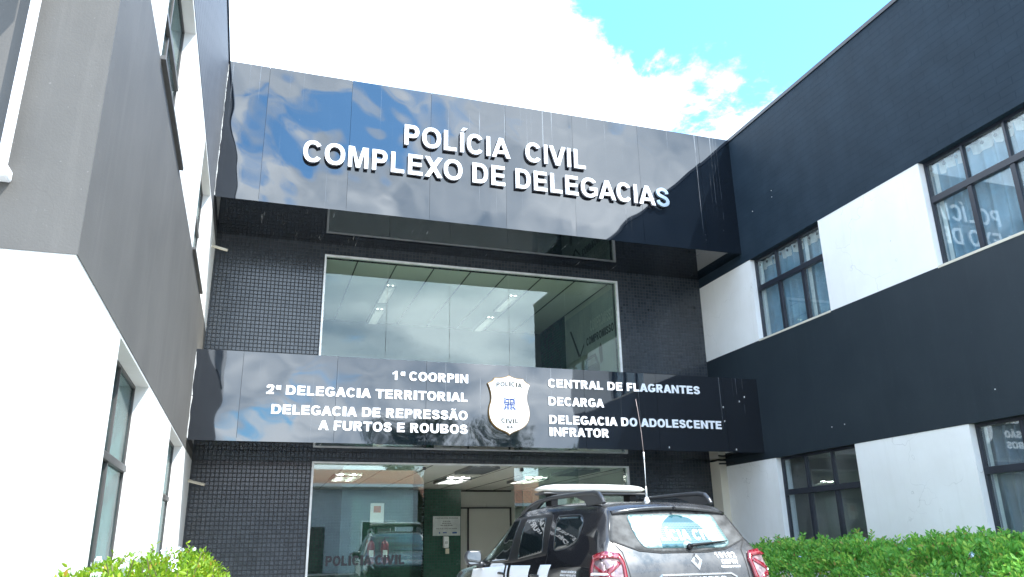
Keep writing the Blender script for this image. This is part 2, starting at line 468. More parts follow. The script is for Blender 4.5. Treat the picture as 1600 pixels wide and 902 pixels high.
def glyph(ch, st):
    """-> advance, [(outline, holes)] with cap height 1"""
    w, h = STEM[st]
    b = BASE.get(ch, ch)
    adv = ADV[st][b] / 716.0
    sb = {'A': 0.0, 'V': 0.0, 'X': 0.01, 'T': 0.03, 'C': 0.06, 'G': 0.06, 'O': 0.06, 'Q': 0.06, 'S': 0.06}.get(b, 0.095 if st == 'bold' else 0.08)
    W = adv - 2 * sb
    c = W / 2; out = []
    if b == ' ': return adv, []
    if b == 'I': out = [([(0, 0), (W, 0), (W, 1), (0, 1)], [])]
    elif b == 'L': out = [([(0, 0), (W, 0), (W, h), (w, h), (w, 1), (0, 1)], [])]
    elif b == 'T': out = [([(c - w / 2, 0), (c + w / 2, 0), (c + w / 2, 1 - h), (W, 1 - h), (W, 1), (0, 1), (0, 1 - h), (c - w / 2, 1 - h)], [])]
    elif b == 'E': out = [([(0, 0), (W, 0), (W, h), (w, h), (w, .5 - h * .42), (W * .93, .5 - h * .42), (W * .93, .5 + h * .58), (w, .5 + h * .58), (w, 1 - h), (W * .98, 1 - h), (W * .98, 1), (0, 1)], [])]
    elif b == 'F': out = [([(0, 0), (w, 0), (w, .47 - h * .5), (W * .9, .47 - h * .5), (W * .9, .47 + h * .5), (w, .47 + h * .5), (w, 1 - h), (W, 1 - h), (W, 1), (0, 1)], [])]
    elif b == 'H': out = [([(0, 0), (w, 0), (w, .42), (W - w, .42), (W - w, 0), (W, 0), (W, 1), (W - w, 1), (W - w, .6), (w, .6), (w, 1), (0, 1)], [])]
    elif b == 'A':
        s = 1.08 * w; a = .56 * w; k = c - a; z0 = .20; z1 = z0 + h * .92; ap = min(.93, (c - s) / k)
        out = [([(0, 0), (s, 0), (s + k * z0, z0), (W - s - k * z0, z0), (W - s, 0), (W, 0), (c + a, 1), (c - a, 1)], [[(s + k * z1, z1), (W - s - k * z1, z1), (c + .004, ap), (c - .004, ap)]])]
    elif b == 'V':
        s = 1.08 * w; a = .56 * w; k = c - a; ap = (c - s) / k
        out = [([(0, 1), (s, 1), (c, 1 - ap), (W - s, 1), (W, 1), (c + a, 0), (c - a, 0)], [])]
    elif b == 'X':
        s = 1.22 * w; z = (W - 2 * s) / (2 * (W - s))
        out = [([(0, 0), (s, 0), (c, z), (W - s, 0), (W, 0), ((W + s) / 2, .5), (W, 1), (W - s, 1), (c, 1 - z), (s, 1), (0, 1), ((W - s) / 2, .5)], [])]
    elif b == 'M':
        q = .93 * w
        out = [([(0, 0), (q, 0), (q, .79), (c - q * .5, 0), (c + q * .5, 0), (W - q, .79), (W - q, 0), (W, 0), (W, 1), (W - 1.5 * q, 1), (c, .30), (1.5 * q, 1), (0, 1)], [])]
    elif b == 'N': out = [([(0, 0), (w, 0), (w, .655), (W - w, 0), (W, 0), (W, 1), (W - w, 1), (W - w, .345), (w, 1), (0, 1)], [])]
    elif b in 'OQ0':
        out = [(arc(c, .5, c, .515, 0, 360 - 9, 39), [arc(c, .5, c - w, .515 - h, 0, 360 - 9, 39)])]
        if b == 'Q': out.append(([(W * .80, -.005), (W * .95, -.10), (W * 1.02, -.02), (W * .90, .10)], []))
    elif b == 'D':
        m = W * .48
        out = [([(0, 0)] + arc(m, .5, W - m, .5, -90, 90, 18) + [(0, 1)], [[(w, h)] + arc(m, .5, W - m - w, .5 - h, -90, 90, 18) + [(w, 1 - h)]])]
    elif b in 'PR':
        m = W * .55; lo_ = .37 if b == 'P' else .40; cz = (1 + lo_) / 2; rz = (1 - lo_) / 2; wr = W if b == 'P' else W * .93
        hole = [(w, lo_ + h)] + arc(m, cz, wr - m - w, rz - h, -90, 90, 12) + [(w, 1 - h)]
        if b == 'P': out = [([(0, 0), (w, 0), (w, lo_)] + arc(m, cz, wr - m, rz, -90, 90, 16) + [(0, 1)], [hole])]
        else: out = [([(0, 0), (w, 0), (w, lo_), (W * .40, lo_), (W - 1.18 * w, 0), (W, 0), (W * .70, .435)] + arc(m, cz, wr - m, rz, -58, 90, 14) + [(0, 1)], [hole])]
    elif b == 'B':
        m = W * .55; zc = .53
        o = [(0, 0)] + arc(m, zc / 2, W - m, zc / 2, -90, 82, 12) + arc(m, (1 + zc) / 2, W * .95 - m, (1 - zc) / 2, -80, 90, 12) + [(0, 1)]
        h1 = [(w, h)] + arc(m, (zc + .0) / 2, W - m - w, max(.04, zc / 2 - h * .93), -90, 90, 10) + [(w, zc - h * .93)]
        h2 = [(w, zc + h * .12)] + arc(m, (zc + h * .12 + 1 - h) / 2, W * .95 - m - w, (1 - h - zc - h * .12) / 2, -90, 90, 10) + [(w, 1 - h)]
        h1 = [(w, h)] + arc(m, (h + zc - h * .88) / 2, W - m - w, (zc - h * .88 - h) / 2, -90, 90, 10) + [(w, zc - h * .88)]
        out = [(o, [h1, h2])]
    elif b == 'C':
        o = arc(c, .5, c, .515, 33, 327, 34); i_ = arc(c, .5, c - w, .515 - h, 322, 38, 30)
        out = [([(p[0] if p[0] < W * .97 else W * .97, p[1]) for p in o] + i_, [])]
    elif b == 'G':
        o = arc(c, .5, c, .515, 36, 312, 32); i_ = arc(c, .5, c - w, .515 - h, 310, 42, 28)
        out = [(o + [(W * .985, .14), (W * .985, .53), (c * 1.04, .53), (c * 1.04, .53 - h * .95), (W - w * .95, .53 - h * .95), (W - w * .95, .235)] + i_, [])]
    elif b == 'S':
        a, z = w / 2, h / 2
        p = [(W * .96 - a, .69), (W * .86 - a * .6, .84 - z * .2), (c, 1.012 - z), (W * .15 + a * .6, .90 - z * .6), (W * .05 + a * .85, .735), (W * .22 + a * .3, .60), (c, .525), (W * .80 - a * .3, .435), (W * .985 - a * .9, .28), (W * .87 - a * .6, .10 + z * .6), (c, -.012 + z), (W * .12 + a * .6, .15 + z * .3), (a, .315)]
        out = [(ribbon(spline(p), w, h), [])]
    elif b == 'U': out = [([(0, 1)] + arc(c, .40, c, .415, 180, 360, 20) + [(W, 1), (W - w, 1)] + arc(c, .40, c - w, .415 - h, 360, 180, 20) + [(w, 1)], [])]
    elif b == '1':
        W = W * .72
        out = [([(W - w, 0), (W, 0), (W, 1), (W - .8 * w, 1), (W - 1.25 * w, .88), (0, .77), (0, .58), (W - w, .70)], [])]
    elif b == '2':
        a, z = w / 2, h / 2
        p = [(a, .66), (W * .14 + a * .5, .86 - z * .2), (c, 1.01 - z), (W * .90 - a * .5, .86 - z * .3), (W * .97 - a, .70), (W * .82 - a * .4, .50), (W * .50, .30), (W * .30, h)]
        r_ = ribbon(spline(p), w, h * 1.05)
        r_ = [(x_, max(z_, h + .001)) for x_, z_ in r_]
        out = [(r_, []), ([(0, 0), (W, 0), (W, h), (0, h)], [])]
    elif b == '8':
        rx2, rx1 = c, c * .90
        o = arc(c, .275, rx2, .29, 130, 410, 26)[0:] + arc(c, .755, rx1, .26, -48, 228, 24)
        out = [(o, [arc(c, .275, rx2 - w * .95, .29 - h * .95, 0, 345, 20), arc(c, .765, max(.05, rx1 - w * .95), .245 - h * .9, 0, 345, 20)])]
    elif b == 'ª':
        ws, rz = W * .98, .24
        out = [(arc(ws * .42, .72, ws * .42, rz, 0, 351, 24), [arc(ws * .42, .72, ws * .42 - w * .55, rz - h * .55, 0, 351, 24)]), ([(ws * .84, .48), (ws * .84 + w * .62, .48), (ws * .84 + w * .62, .96), (ws * .84, .96)], [])]
    if ch in 'ÍÚÉ':
        x0 = c - w * .35; out.append(([(x0, 1.07), (x0 + w * .75, 1.07), (x0 + w * 1.75, 1.25), (x0 + w * .6, 1.25)], []))
    if ch == 'Ã':
        p = [(c - .26, 1.09), (c - .20, 1.16), (c - .10, 1.175), (c + .02, 1.14), (c + .12, 1.13), (c + .20, 1.15), (c + .26, 1.21)]
        out.append((ribbon(spline(p), .085, .085), []))
    return adv, [([(x_ + sb, z_) for x_, z_ in o], [[(x_ + sb, z_) for x_, z_ in q] for q in hs]) for o, hs in out]


_gl = {}


def glyph_mesh(ch, st):
    if (ch, st) not in _gl:
        adv, polys = glyph(ch, st); V, F = [], []
        for o, hs in polys:
            v, f = flat_mesh(o, hs, 99)
            F += [tuple(i + len(V) for i in q) for q in f]; V += v
        _gl[(ch, st)] = (adv, V, F)
    return _gl[(ch, st)]


def fit_letters(body, st, x0, x1, z0, z1, slant=0.0):
    """list of (character, verts, faces) set to span x0..x1 with cap height z0..z1"""
    x = 0.0; res = []
    for ch in body:
        adv, V, F = glyph_mesh(ch, st)
        if V: res.append([ch, np.array(V) + np.array([x, 0]), F])
        else: res.append([ch, None, None])
        x += adv
    lo_ = min(r[1][:, 0].min() for r in res if r[1] is not None); hi_ = max(r[1][:, 0].max() for r in res if r[1] is not None)
    for r in res:
        if r[1] is None: continue
        v = r[1]; z = v[:, 1] * (z1 - z0)
        r[1] = np.stack([(v[:, 0] - lo_) / (hi_ - lo_) * (x1 - x0) + x0 + slant * z, z + z0], 1)
    return res


def join_letters(ls):
    V, F = [], []; n = 0
    for ch, v, f in ls:
        if v is None: continue
        V.append(v); F += [tuple(i + n for i in q) for q in f]; n += len(v)
    return np.concatenate(V), F


def fit_text(body, st, x0, x1, z0, z1, slant=0.0):
    return join_letters(fit_letters(body, st, x0, x1, z0, z1, slant))


def fit_words(body, st, x0, x1, z0, z1, slant=0.0):
    out, cur = [], []
    for l in fit_letters(body, st, x0, x1, z0, z1, slant) + [[' ', None, None]]:
        if l[1] is None:
            if cur: out.append((''.join(c[0] for c in cur),) + join_letters(cur))
            cur = []
        else: cur.append(l)
    return out


def solid_text(v, f, place, d0, d1):
    """flat 2d letters -> closed solid; place(x,z,d) -> point"""
    bm = bmesh.new()
    vs = [bm.verts.new(place(p[0], p[1], d1)) for p in v]
    for q in f:
        try: bm.faces.new([vs[i] for i in q])
        except ValueError: pass
    bmesh.ops.remove_doubles(bm, verts=bm.verts, dist=1e-5)
    if abs(d1 - d0) > 1e-6:
        p0 = Vector(place(0, 0, d0)) - Vector(place(0, 0, d1))
        r = bmesh.ops.extrude_face_region(bm, geom=bm.faces[:])
        nv = [g for g in r['geom'] if isinstance(g, bmesh.types.BMVert)]
        bmesh.ops.translate(bm, verts=nv, vec=p0)
    bmesh.ops.recalc_face_normals(bm, faces=bm.faces)
    me = bpy.data.meshes.new('lettering'); bm.to_mesh(me); bm.free()
    return me


# ================================================================== SETTING
XL, XR = -0.93, 9.04
YF = 12.5        # fascia plane
YT = 14.15       # tiled wall
ground_mat = simple('asphalt', (0.06, 0.06, 0.06), 0.9, vary=0.3, scale=20)
pave_mat = brick_mat('forecourt_paving', (0.30, 0.29, 0.27), (0.34, 0.33, 0.31), (0.15, 0.15, 0.14), 'XYZ', 0.4, 0.4, 0.01, 0.0, 0.8, 0.003, 0.3)
tag(MB().quad((-300, -300, 0), (300, -300, 0), (300, 300, 0), (-300, 300, 0)).build('ground', simple('soil', (0.20, 0.17, 0.13), 0.95)), None, kind='structure')
tag(MB().quad((-200, -10, 0.004), (200, -10, 0.004), (200, -2.5, 0.004), (-200, -2.5, 0.004)).build('road', ground_mat), None, kind='structure')
tag(MB().box(-60, 60, -2.5, YT - 0.02, -0.3, 0.10).build('forecourt_pavement', pave_mat), None, kind='structure')
tag(MB().box(-60, 60, -12.5, -10, -0.3, 0.13).build('pavement', pave_mat), None, kind='structure')


# ------------------------------------------------------------------ building wings
def wing_window(parent, X, d, y0, y1, z0, z1, zt, glassmat, framemat, cols, wall_t=0.13, sill=None, slim=1.0):
    """window in a wall whose outer face is at X, the room lying in direction d"""
    gx = X + d * wall_t
    a, b = sorted((gx - d * 0.03 * slim, gx + d * 0.03 * slim))
    fr = MB()
    w = 0.045 * slim
    fr.box(a, b, y0, y0 + w, z0, z1).box(a, b, y1 - w, y1, z0, z1)
    fr.box(a, b, y0 + w, y1 - w, z0, z0 + w).box(a, b, y0 + w, y1 - w, z1 - w, z1)
    a2, b2 = sorted((gx - d * (0.055 if slim == 1 else 0.036), gx + d * 0.028))
    fr.box(a2, b2, y0 + w, y1 - w, zt - 0.05 * slim, zt + 0.045 * slim)
    a3, b3 = sorted((gx - d * (0.04 if slim == 1 else 0.022), gx + d * 0.026))
    for k in range(1, cols):
        yc = y0 + (y1 - y0) * k / cols
        fr.box(a3, b3, yc - 0.02 * slim, yc + 0.02 * slim, zt + 0.045 * slim, z1 - w)
        fr.box(a3, b3, yc - 0.036 * slim, yc + 0.036 * slim, z0 + w, zt - 0.05 * slim)
    win = fr.build('window', framemat, parent, bevel=0.004)
    pa, pb = sorted((gx - d * 0.003, gx + d * 0.003))
    pn = MB()
    for k in range(cols):
        ya, yb = y0 + (y1 - y0) * k / cols + 0.002, y0 + (y1 - y0) * (k + 1) / cols - 0.002
        pn.box(pa, pb, ya, yb, zt, z1 - 0.01).box(pa, pb, ya, yb, z0 + 0.01, zt - 0.002)
    pn.build('pane', glassmat, win)
    if sill:
        s0, s1 = sorted((X - d * sill[0], gx - d * 0.031))
        MB().box(s0, s1, y0 - sill[1], y1 + sill[1], z0 - 0.038, z0 - 0.001).build('sill', sill[2], win, bevel=0.004)
    return win


def make_wing(label, X, d, yf, wins, mats, glassmat, framemat, sill, xout, yb=26.0, slim=1.0):
    w = thing('building_wing', label, 'building', (X, yf, 0))
    loc = Vector((X, yf, 0))

    def P(mb, name, mat, lab=None, bevel=0):
        mb.v = [tuple(Vector(p) - loc) for p in mb.v]
        o = mb.build(name, mat, w, bevel=bevel)
        if lab: o['label'] = lab
        return o
    T = 0.30
    YE = 13.78

    def slab(mb, y0, y1, z0, z1, proud=0.0, t=T):
        a, b = sorted((X - d * proud, X + d * t)); return mb.box(a, b, y0, y1, z0, z1)
    ZB = [(0.0, 2.65), (4.86, 6.5)]
    white = MB()
    for lvl, (z0, z1) in enumerate(ZB):
        ws = sorted(wins[lvl])
        y = yf
        for (a, b, wz0, wz1, zt) in ws:
            slab(white, y, a, z0, z1)
            if wz0 > z0 + 0.01: slab(white, a, b, z0, wz0)
            if wz1 < z1 - 0.01: slab(white, a, b, wz1, z1)
            y = b
        slab(white, y, yb, z0, z1)
    # return wall (street end), white foot
    a, b = sorted((X + d * T, xout))
    white.box(a, b, yf, yf + T, 0, 2.65)
    P(white, 'white_wall', 'white')
    sp = MB(); slab(sp, yf - 0.006, YE, 2.65, 4.86, 0.006); slab(sp, YE, yb, 2.65, 4.86)
    sp.box(a, b, yf - 0.006, yf + T, 2.65, 4.86)
    P(sp, 'spandrel', mats[0])
    up = MB(); slab(up, yf - 0.006, yb, 6.5, 9.22, 0.006); up.box(a, b, yf - 0.006, yf + T, 4.86, 9.22)
    P(up, 'parapet', mats[1])
    cp = MB(); slab(cp, yf - 0.03, yb, 9.22, 9.29, 0.03, T + 0.03); cp.box(a, b, yf - 0.03, yf + T, 9.22, 9.29)
    P(cp, 'coping', 'frame')
    rf = MB(); rf.box(a, b, yf + T, yb, 8.4, 8.6); P(rf, 'roof', 'black')
    fl = MB(); fl.box(a, b, yf + T, yb, 3.0, 3.3).box(a, b, yf + T, yb, 6.56, 6.7); P(fl, 'floor_slab', 'inner')
    bw = MB(); q0, q1 = sorted((X + d * 3.4, X + d * 3.5)); bw.box(q0, q1, yf + T, yb, 0, 3.0).box(q0, q1, yf + T, yb, 3.3, 6.56); P(bw, 'inner_wall', 'inner')
    for lvl in (0, 1):
        for (a_, b_, z0, z1, zt) in wins[lvl]:
            o = wing_window(w, X, d, a_, b_, z0, z1, zt, glassmat, framemat, 3 if slim == 1 else 2, sill=sill, slim=slim)
            for q in [o] + list(o.children):
                q.data.transform(Matrix.Translation(-loc))
    return w, P


right_w, PR = make_wing('two storey right hand wing in charcoal and white with curtained windows', XR, 1, 3.6,
                        [[(6.0, 8.03, 0.75, 2.65, 2.04), (10.18, 12.2, 0.75, 2.65, 2.04)], [(6.0, 8.01, 4.88, 6.5, 5.89), (10.25, 12.27, 4.88, 6.5, 5.89)]],
                        ('charcoal', 'brickpaint'), 'glass_right', 'frame', (0.012, 0.0, 'cream'), 18.0)
left_w, PL = make_wing('sunlit left hand wing with faded grey bands and white walls', XL, -1, 4.22,
                       [[(5.83, 7.68, 0.6, 2.63, 1.9), (10.06, 12.05, 0.6, 2.63, 1.9)], [(5.83, 7.75, 4.9, 6.46, 5.75), (10.09, 11.95, 4.9, 6.46, 5.75)]],
                       ('faded', 'fadedbrick'), 'glass_left', 'greyframe', (0.042, 0.03, 'greyframe'), -9.0, slim=0.6)
# corner pilasters and thin cable
PR(MB().box(8.88, XR, 13.80, YT - 0.01, 0, 2.76), 'corner_pilaster', 'cream', bevel=0.006)
PR(MB().tube([(8.87, 13.79, 2.70), (9.0, 13.79, 2.705), (9.03, 13.5, 2.69)], 0.014, 8), 'cable', 'black')


def spout(z, y):
    PL(MB().tube([(XL - 0.02, y, z), (XL + 0.26, y - 0.02, z - 0.07)], 0.024, 12), 'drain_spout', 'pvc')


spout(6.15, 13.32)
spout(2.30, 13.80)
# ragged sealant bead between the left wing and the fascias
for z0, z1 in ((6.72, 9.2), (2.8, 4.1)):
    n = 60; pts = []; rad = []
    for i in range(n):
        z = z0 + (z1 - z0) * i / (n - 1)
        pts.append((XL + 0.010 + 0.010 * noise.noise((z * 6, 0, z0)), YF - 0.012 + 0.006 * noise.noise((z * 9, 3, 1)), z))
        rad.append(max(0.003, 0.008 + 0.014 * noise.noise((z * 4.3, 7, z0))))
    PL(MB().tube(pts, rad, 6), 'sealant_bead', 'sealant')

# ------------------------------------------------------------------ entrance block
eb = thing('entrance_block', 'central block of black mosaic tile with tall window and glass doors', 'building', (4.0, YT, 0))


def E(mb, name, mat, lab=None, parent=None, bevel=0, smooth=False):
    mb.v = [tuple(Vector(p) - Vector((4.0, YT, 0))) for p in mb.v]
    o = mb.build(name, mat, parent or eb, bevel=bevel, smooth=smooth)
    if lab: o['label'] = lab
    return o


WX0, WX1 = 1.01, 7.05
t = MB()
t.box(XL, WX0, YT, YT + 0.25, 0, 7.4).box(WX1, XR, YT, YT + 0.25, 0, 7.4)
t.box(WX0, WX1, YT, YT + 0.25, 2.66, 4.25).box(WX0, WX1, YT, YT + 0.25, 6.49, 7.4)
E(t, 'tiled_wall', 'tile')
# upper window: pale frame and five butted panes
fr = MB()
fr.box(WX0, WX0 + 0.035, YT - 0.02, YT + 0.06, 4.25, 6.49).box(WX1 - 0.045, WX1, YT - 0.02, YT + 0.06, 4.25, 6.49)
fr.box(WX0 + 0.035, WX1 - 0.045, YT - 0.02, YT + 0.06, 6.455, 6.49).box(WX0 + 0.035, WX1 - 0.045, YT - 0.02, YT + 0.06, 4.25, 4.285)
uw = E(fr, 'upper_window', 'alu')
xs = [WX0 + 0.035, 2.21, 3.43, 4.64, 5.85, WX1 - 0.045]
for a, b in zip(xs[:-1], xs[1:]):
    E(MB().box(a + 0.003, b - 0.003, YT + 0.012, YT + 0.022, 4.285, 6.455), 'pane', 'glass_upper', parent=uw)
# entrance: frame, fixed panes, slid-open leaves
fr = MB()
fr.box(WX0, WX0 + 0.035, YT - 0.02, YT + 0.06, 0.10, 2.66).box(WX1 - 0.045, WX1, YT - 0.02, YT + 0.06, 0.10, 2.66)
fr.box(WX0 + 0.035, WX1 - 0.045, YT - 0.02, YT + 0.06, 2.63, 2.66)
dw = E(fr, 'glass_entrance', 'alu')
E(MB().box(WX0 + 0.035, 2.98, YT + 0.010, YT + 0.020, 0.1, 2.63), 'pane', 'glass_front', parent=dw)
E(MB().box(4.86, WX1 - 0.045, YT + 0.010, YT + 0.020, 0.1, 2.63), 'pane', 'glass_front', parent=dw)
E(MB().box(1.55, 2.80, YT + 0.045, YT + 0.055, 0.12, 2.60), 'sliding_leaf', 'glass_front', parent=dw)
E(MB().box(4.70, 6.0, YT + 0.045, YT + 0.055, 0.12, 2.60), 'sliding_leaf', 'glass_front', parent=dw)
for rx_ in (2.985, 4.85): E(MB().tube([(rx_, YT + 0.02, 2.60), (rx_, YT + 0.02, 2.54)], 0.03, 12), 'door_roller', 'greyframe', parent=dw)
v, f = fit_text('POLÍCIA CIVIL', 'black', 1.33, 2.66, 0.945, 1.105)
me = solid_text(v, f, lambda x, z, dd: (x - 4.0, dd, z), 0.006, 0.003)
link('door_lettering', me, 'black', dw)['label'] = 'black lettering on the door glass reading POLÍCIA CIVIL'
v, f = fit_text('POLÍCIA CIVIL', 'black', 5.1, 6.43, 0.945, 1.105)
link('door_lettering', solid_text(v, f, lambda x, z, dd: (x - 4.0, dd, z), 0.006, 0.003), 'black', dw)
# rooms
E(MB().box(XL, XR, YT + 0.25, 21.2, -0.1, 0.11), 'lobby_floor', 'floor')
E(MB().box(0.6, 7.4, YT + 0.07, 20.9, 2.665, 2.80), 'lobby_ceiling', 'ceiling')
cl = MB()
for k in range(9): cl.box(0.9 + k * 0.77, 0.9 + k * 0.77 + 0.012, YT + 0.26, 20.8, 2.655, 2.664)
E(cl, 'ceiling_batten', 'greyframe')
E(MB().box(0.5, 0.6, YT + 0.26, 21, 0.1, 2.66), 'lobby_side_wall', 'inner')
E(MB().box(7.4, 7.5, YT + 0.26, 21, 0.1, 2.66), 'lobby_side_wall', 'inner')
E(MB().box(0.6, 4.34, 20.8, 20.95, 0.1, 2.66), 'lobby_back_wall', 'greentile')
E(MB().box(6.9, 7.4, 20.8, 20.95, 0.1, 2.66), 'lobby_back_wall', 'greentile')
E(MB().box(4.34, 5.31, 20.5, 20.95, 0.1, 2.66), 'tiled_pillar', 'greentile')
E(MB().box(2.2, 3.5, 18.0, 18.12, 0.1, 2.3), 'lobby_partition', 'greentile')
E(MB().box(5.31, 6.9, 20.8, 20.95, 0.1, 2.66), 'partition', 'partition')
E(MB().box(5.31, 6.78, 20.76, 20.80, 2.615, 2.655).box(5.31, 6.78, 20.76, 20.80, 2.18, 2.215).box(6.73, 6.78, 20.76, 20.80, 0.1, 2.18).box(5.56, 5.60, 20.76, 20.80, 0.1, 2.18), 'partition_frame', 'black')
E(MB().box(5.60, 6.73, 20.775, 20.80, 0.1, 2.18), 'lobby_door', 'partition')
# upper room
E(MB().box(XL, XR, YT + 0.25, 21.2, 3.2, 3.4), 'upper_floor', 'floor')
E(MB().box(0.6, 7.2, YT + 0.07, 20.9, 6.60, 6.75), 'upper_ceiling', 'ceiling')
cl = MB()
for k in range(9): cl.box(0.90 + k * 0.77, 0.90 + k * 0.77 + 0.022, YT + 0.26, 20.8, 6.585, 6.599)
E(cl, 'ceiling_batten', 'greyframe')
E(MB().box(0.5, 0.6, YT + 0.26, 21, 3.4, 6.6), 'upper_side_wall', 'partition')
E(MB().box(7.10, 7.2, 17.25, 21, 3.4, 6.6), 'upper_side_wall', 'greentile_y')
E(MB().box(7.10, 7.2, YT + 0.26, 17.25, 3.4, 6.6), 'upper_side_wall', 'inner')
E(MB().box(0.6, 7.1, 19.0, 19.1, 3.4, 6.6), 'upper_back_wall', 'greyframe')
E(MB().box(XL, XR, YT, 24, 7.4, 7.6), 'roof', 'black')

# ------------------------------------------------------------------ things inside the lobby
LG = 'louvred ceiling lights in the entrance block'


def ceiling_light(label, x, y, z, lit, w=1.0):
    o = thing('ceiling_light', label, 'ceiling light', (x, y, z), LG, R(90))
    o.scale = (1, w, 1)
    MB().box(-0.62, 0.62, -0.16, 0.16, 0.0, 0.03).build('housing', 'louver', o)
    lv = MB()
    for k in range(13): lv.box(-0.6 + k * 0.098, -0.6 + k * 0.098 + 0.012, -0.145, 0.145, -0.055, -0.026)
    lv.box(-0.62, 0.62, -0.165, -0.146, -0.06, 0.0).box(-0.62, 0.62, 0.146, 0.165, -0.06, 0.0)
    lv.build('louver', 'louver_dark', o)
    MB().tube([(-0.6, -0.07, -0.012), (0.6, -0.07, -0.012)], 0.011, 8).tube([(-0.6, 0.07, -0.012), (0.6, 0.07, -0.012)], 0.011, 8).build('tube_lamp', lit if lit else 'alu', o)
    return o


ceiling_light('unlit louvred light nearest the open doorway, high above the green pillar', 4.2, 15.0, 2.655, None, 1.75)
ceiling_light('brightly lit louvred light in the middle of the open doorway', 4.32, 17.5, 2.655, 'lit', 1.75)
ceiling_light('lit louvred light seen through the right hand edge of the doorway glass', 6.0, 17.2, 2.655, 'lit', 1.75)
ceiling_light('dark louvred light over the right hand door pane, closest to the glass', 6.35, 15.2, 2.655, None, 1.75)
ceiling_light('lit louvred light behind the left hand door pane', 1.9, 17.0, 2.655, 'lit', 1.75)
ceiling_light('lit louvred light upstairs, front left behind the tall window', 2.55, 16.5, 6.585, 'lit_up', 0.7)
ceiling_light('lit louvred light upstairs, rear left behind the tall window', 2.6, 18.3, 6.585, 'lit_up', 0.7)
ceiling_light('lit louvred light upstairs, front right behind the tall window', 5.33, 16.5, 6.585, 'lit_up', 0.7)
ceiling_light('lit louvred light upstairs, rear right behind the tall window', 5.33, 18.3, 6.585, 'lit_up', 0.7)

pq = thing('wall_plaque', 'pale metal plaque with lines of text on the green tiled pillar', 'plaque', (4.93, 20.49, 1.5))
MB().box(-0.36, 0.36, -0.012, 0.008, 0, 0.48).build('plate', simple('plaque_metal', (0.55, 0.57, 0.57), 0.3, 0.4), pq)
for z0, x0, x1 in ((0.42, -0.30, 0.30), (0.34, -0.1, 0.1), (0.29, -0.12, 0.12), (0.24, -0.16, 0.16), (0.16, -0.27, 0.27)):
    v, f = fit_text('POLÍCIA CIVIL DA BAHIA' if x1 > 0.2 else 'BAHIA', 'bold', x0, x1, z0, z0 + 0.025)
    link('engraved_line', solid_text(v, f, lambda x, z, dd: (x, dd, z), -0.0135, -0.014), 'ink', pq)
for qx0, qx1, qz0, qz1 in ((-0.2, -0.17, 0.05, 0.09), (-0.1, 0.0, 0.06, 0.085), (0.15, 0.27, 0.05, 0.09)): MB().box(qx0, qx1, -0.015, -0.0125, qz0, qz1).build('engraved_mark', 'blueink', pq)
ds = thing('soap_dispenser', 'white dispenser fixed below the plaque on the green pillar', 'dispenser', (4.9, 20.49, 1.2))
MB().box(-0.07, 0.07, -0.11, 0.01, 0, 0.28).build('case', 'vinyl', ds, bevel=0.02)
MB().box(-0.04, 0.04, -0.115, -0.111, 0.10, 0.16).build('label_strip', 'louver', ds)
MB().box(0.0, 0.09, -0.05, 0.01, -0.14, -0.01).build('drip_tray', 'pvc', ds)
red = simple('extinguisher_red', (0.20, 0.012, 0.015), 0.3)
EG = 'red fire extinguishers behind the left door pane'


def extinguisher(label, x, y):
    o = thing('fire_extinguisher', label, 'fire extinguisher', (x, y, 0.9), EG)
    MB().tube([(0, 0, 0), (0, 0, 0.03), (0, 0, 0.40), (0, 0, 0.45), (0, 0, 0.48)], [0.07, 0.085, 0.085, 0.06, 0.03], 18).build('cylinder', red, o, smooth=True)
    MB().tube([(0, 0, 0.481), (0, 0, 0.53)], 0.022, 10).box(-0.02, 0.09, -0.012, 0.012, 0.531, 0.55).build('valve', 'black', o)
    MB().tube([(-0.02, -0.02, 0.51), (-0.12, -0.04, 0.46), (-0.11, -0.05, 0.15)], 0.012, 8).build('hose', 'black', o)
    MB().box(-0.05, 0.05, -0.092, -0.086, 0.14, 0.28).build('sticker', 'vinyl', o)


extinguisher('red fire extinguisher on the left of the pair behind the door glass', 2.62, 17.85)
extinguisher('red fire extinguisher on the right of the pair, nearer the open doorway', 2.92, 17.85)
nb = thing('notice_board', 'small white wall notice with an orange picture above the fire extinguishers', 'notice', (2.75, 17.99, 1.75))
MB().box(-0.15, 0.15, -0.012, 0.008, 0, 0.42).build('sheet', 'vinyl', nb)
MB().box(-0.08, 0.08, -0.015, -0.0125, 0.22, 0.36).build('picture', simple('orange_print', (0.6, 0.18, 0.06), 0.5), nb)

# wall graphic upstairs
wg = thing('wall_banner', 'grey printed banner reading COMPROMISSO beside the upstairs window', 'banner', (7.09, 15.9, 4.3))


def W2(a, c, d=0.0): return (0.0 - d, a - 15.9, c - 4.3)


MB().box(-0.006, 0.006, 14.45 - 15.9, 17.2 - 15.9, 0.0, 2.15).build('sheet', wall_paint('banner_print', (0.40, 0.44, 0.43), (0.16, 0.18, 0.19), 0.6), wg)
v, f = fit_text('COMPROMISSO', 'black', -15.95, -14.5, 5.52, 5.70)
link('lettering', solid_text(v, f, lambda x, z, dd: W2(-x, z, dd), 0.008, 0.011), 'black', wg)['label'] = 'black word COMPROMISSO'
v, f = fit_text('COMPROMISSO', 'bold', -15.7, -14.5, 5.80, 6.05)
link('lettering', solid_text(v, f, lambda x, z, dd: W2(-x, z, dd), 0.008, 0.010), 'louver', wg)['label'] = 'pale outlined word COMPROMISSO'
p = MB()
p.prism([(16.9, 6.1), (16.82, 6.1), (16.35, 5.4), (16.42, 5.36)], W2, 0.008, 0.011)
p.prism([(16.35, 5.4), (16.1, 5.62), (16.1, 5.56), (16.36, 5.33)], W2, 0.008, 0.011)
p.build('slash_mark', 'black', wg)
p = MB()
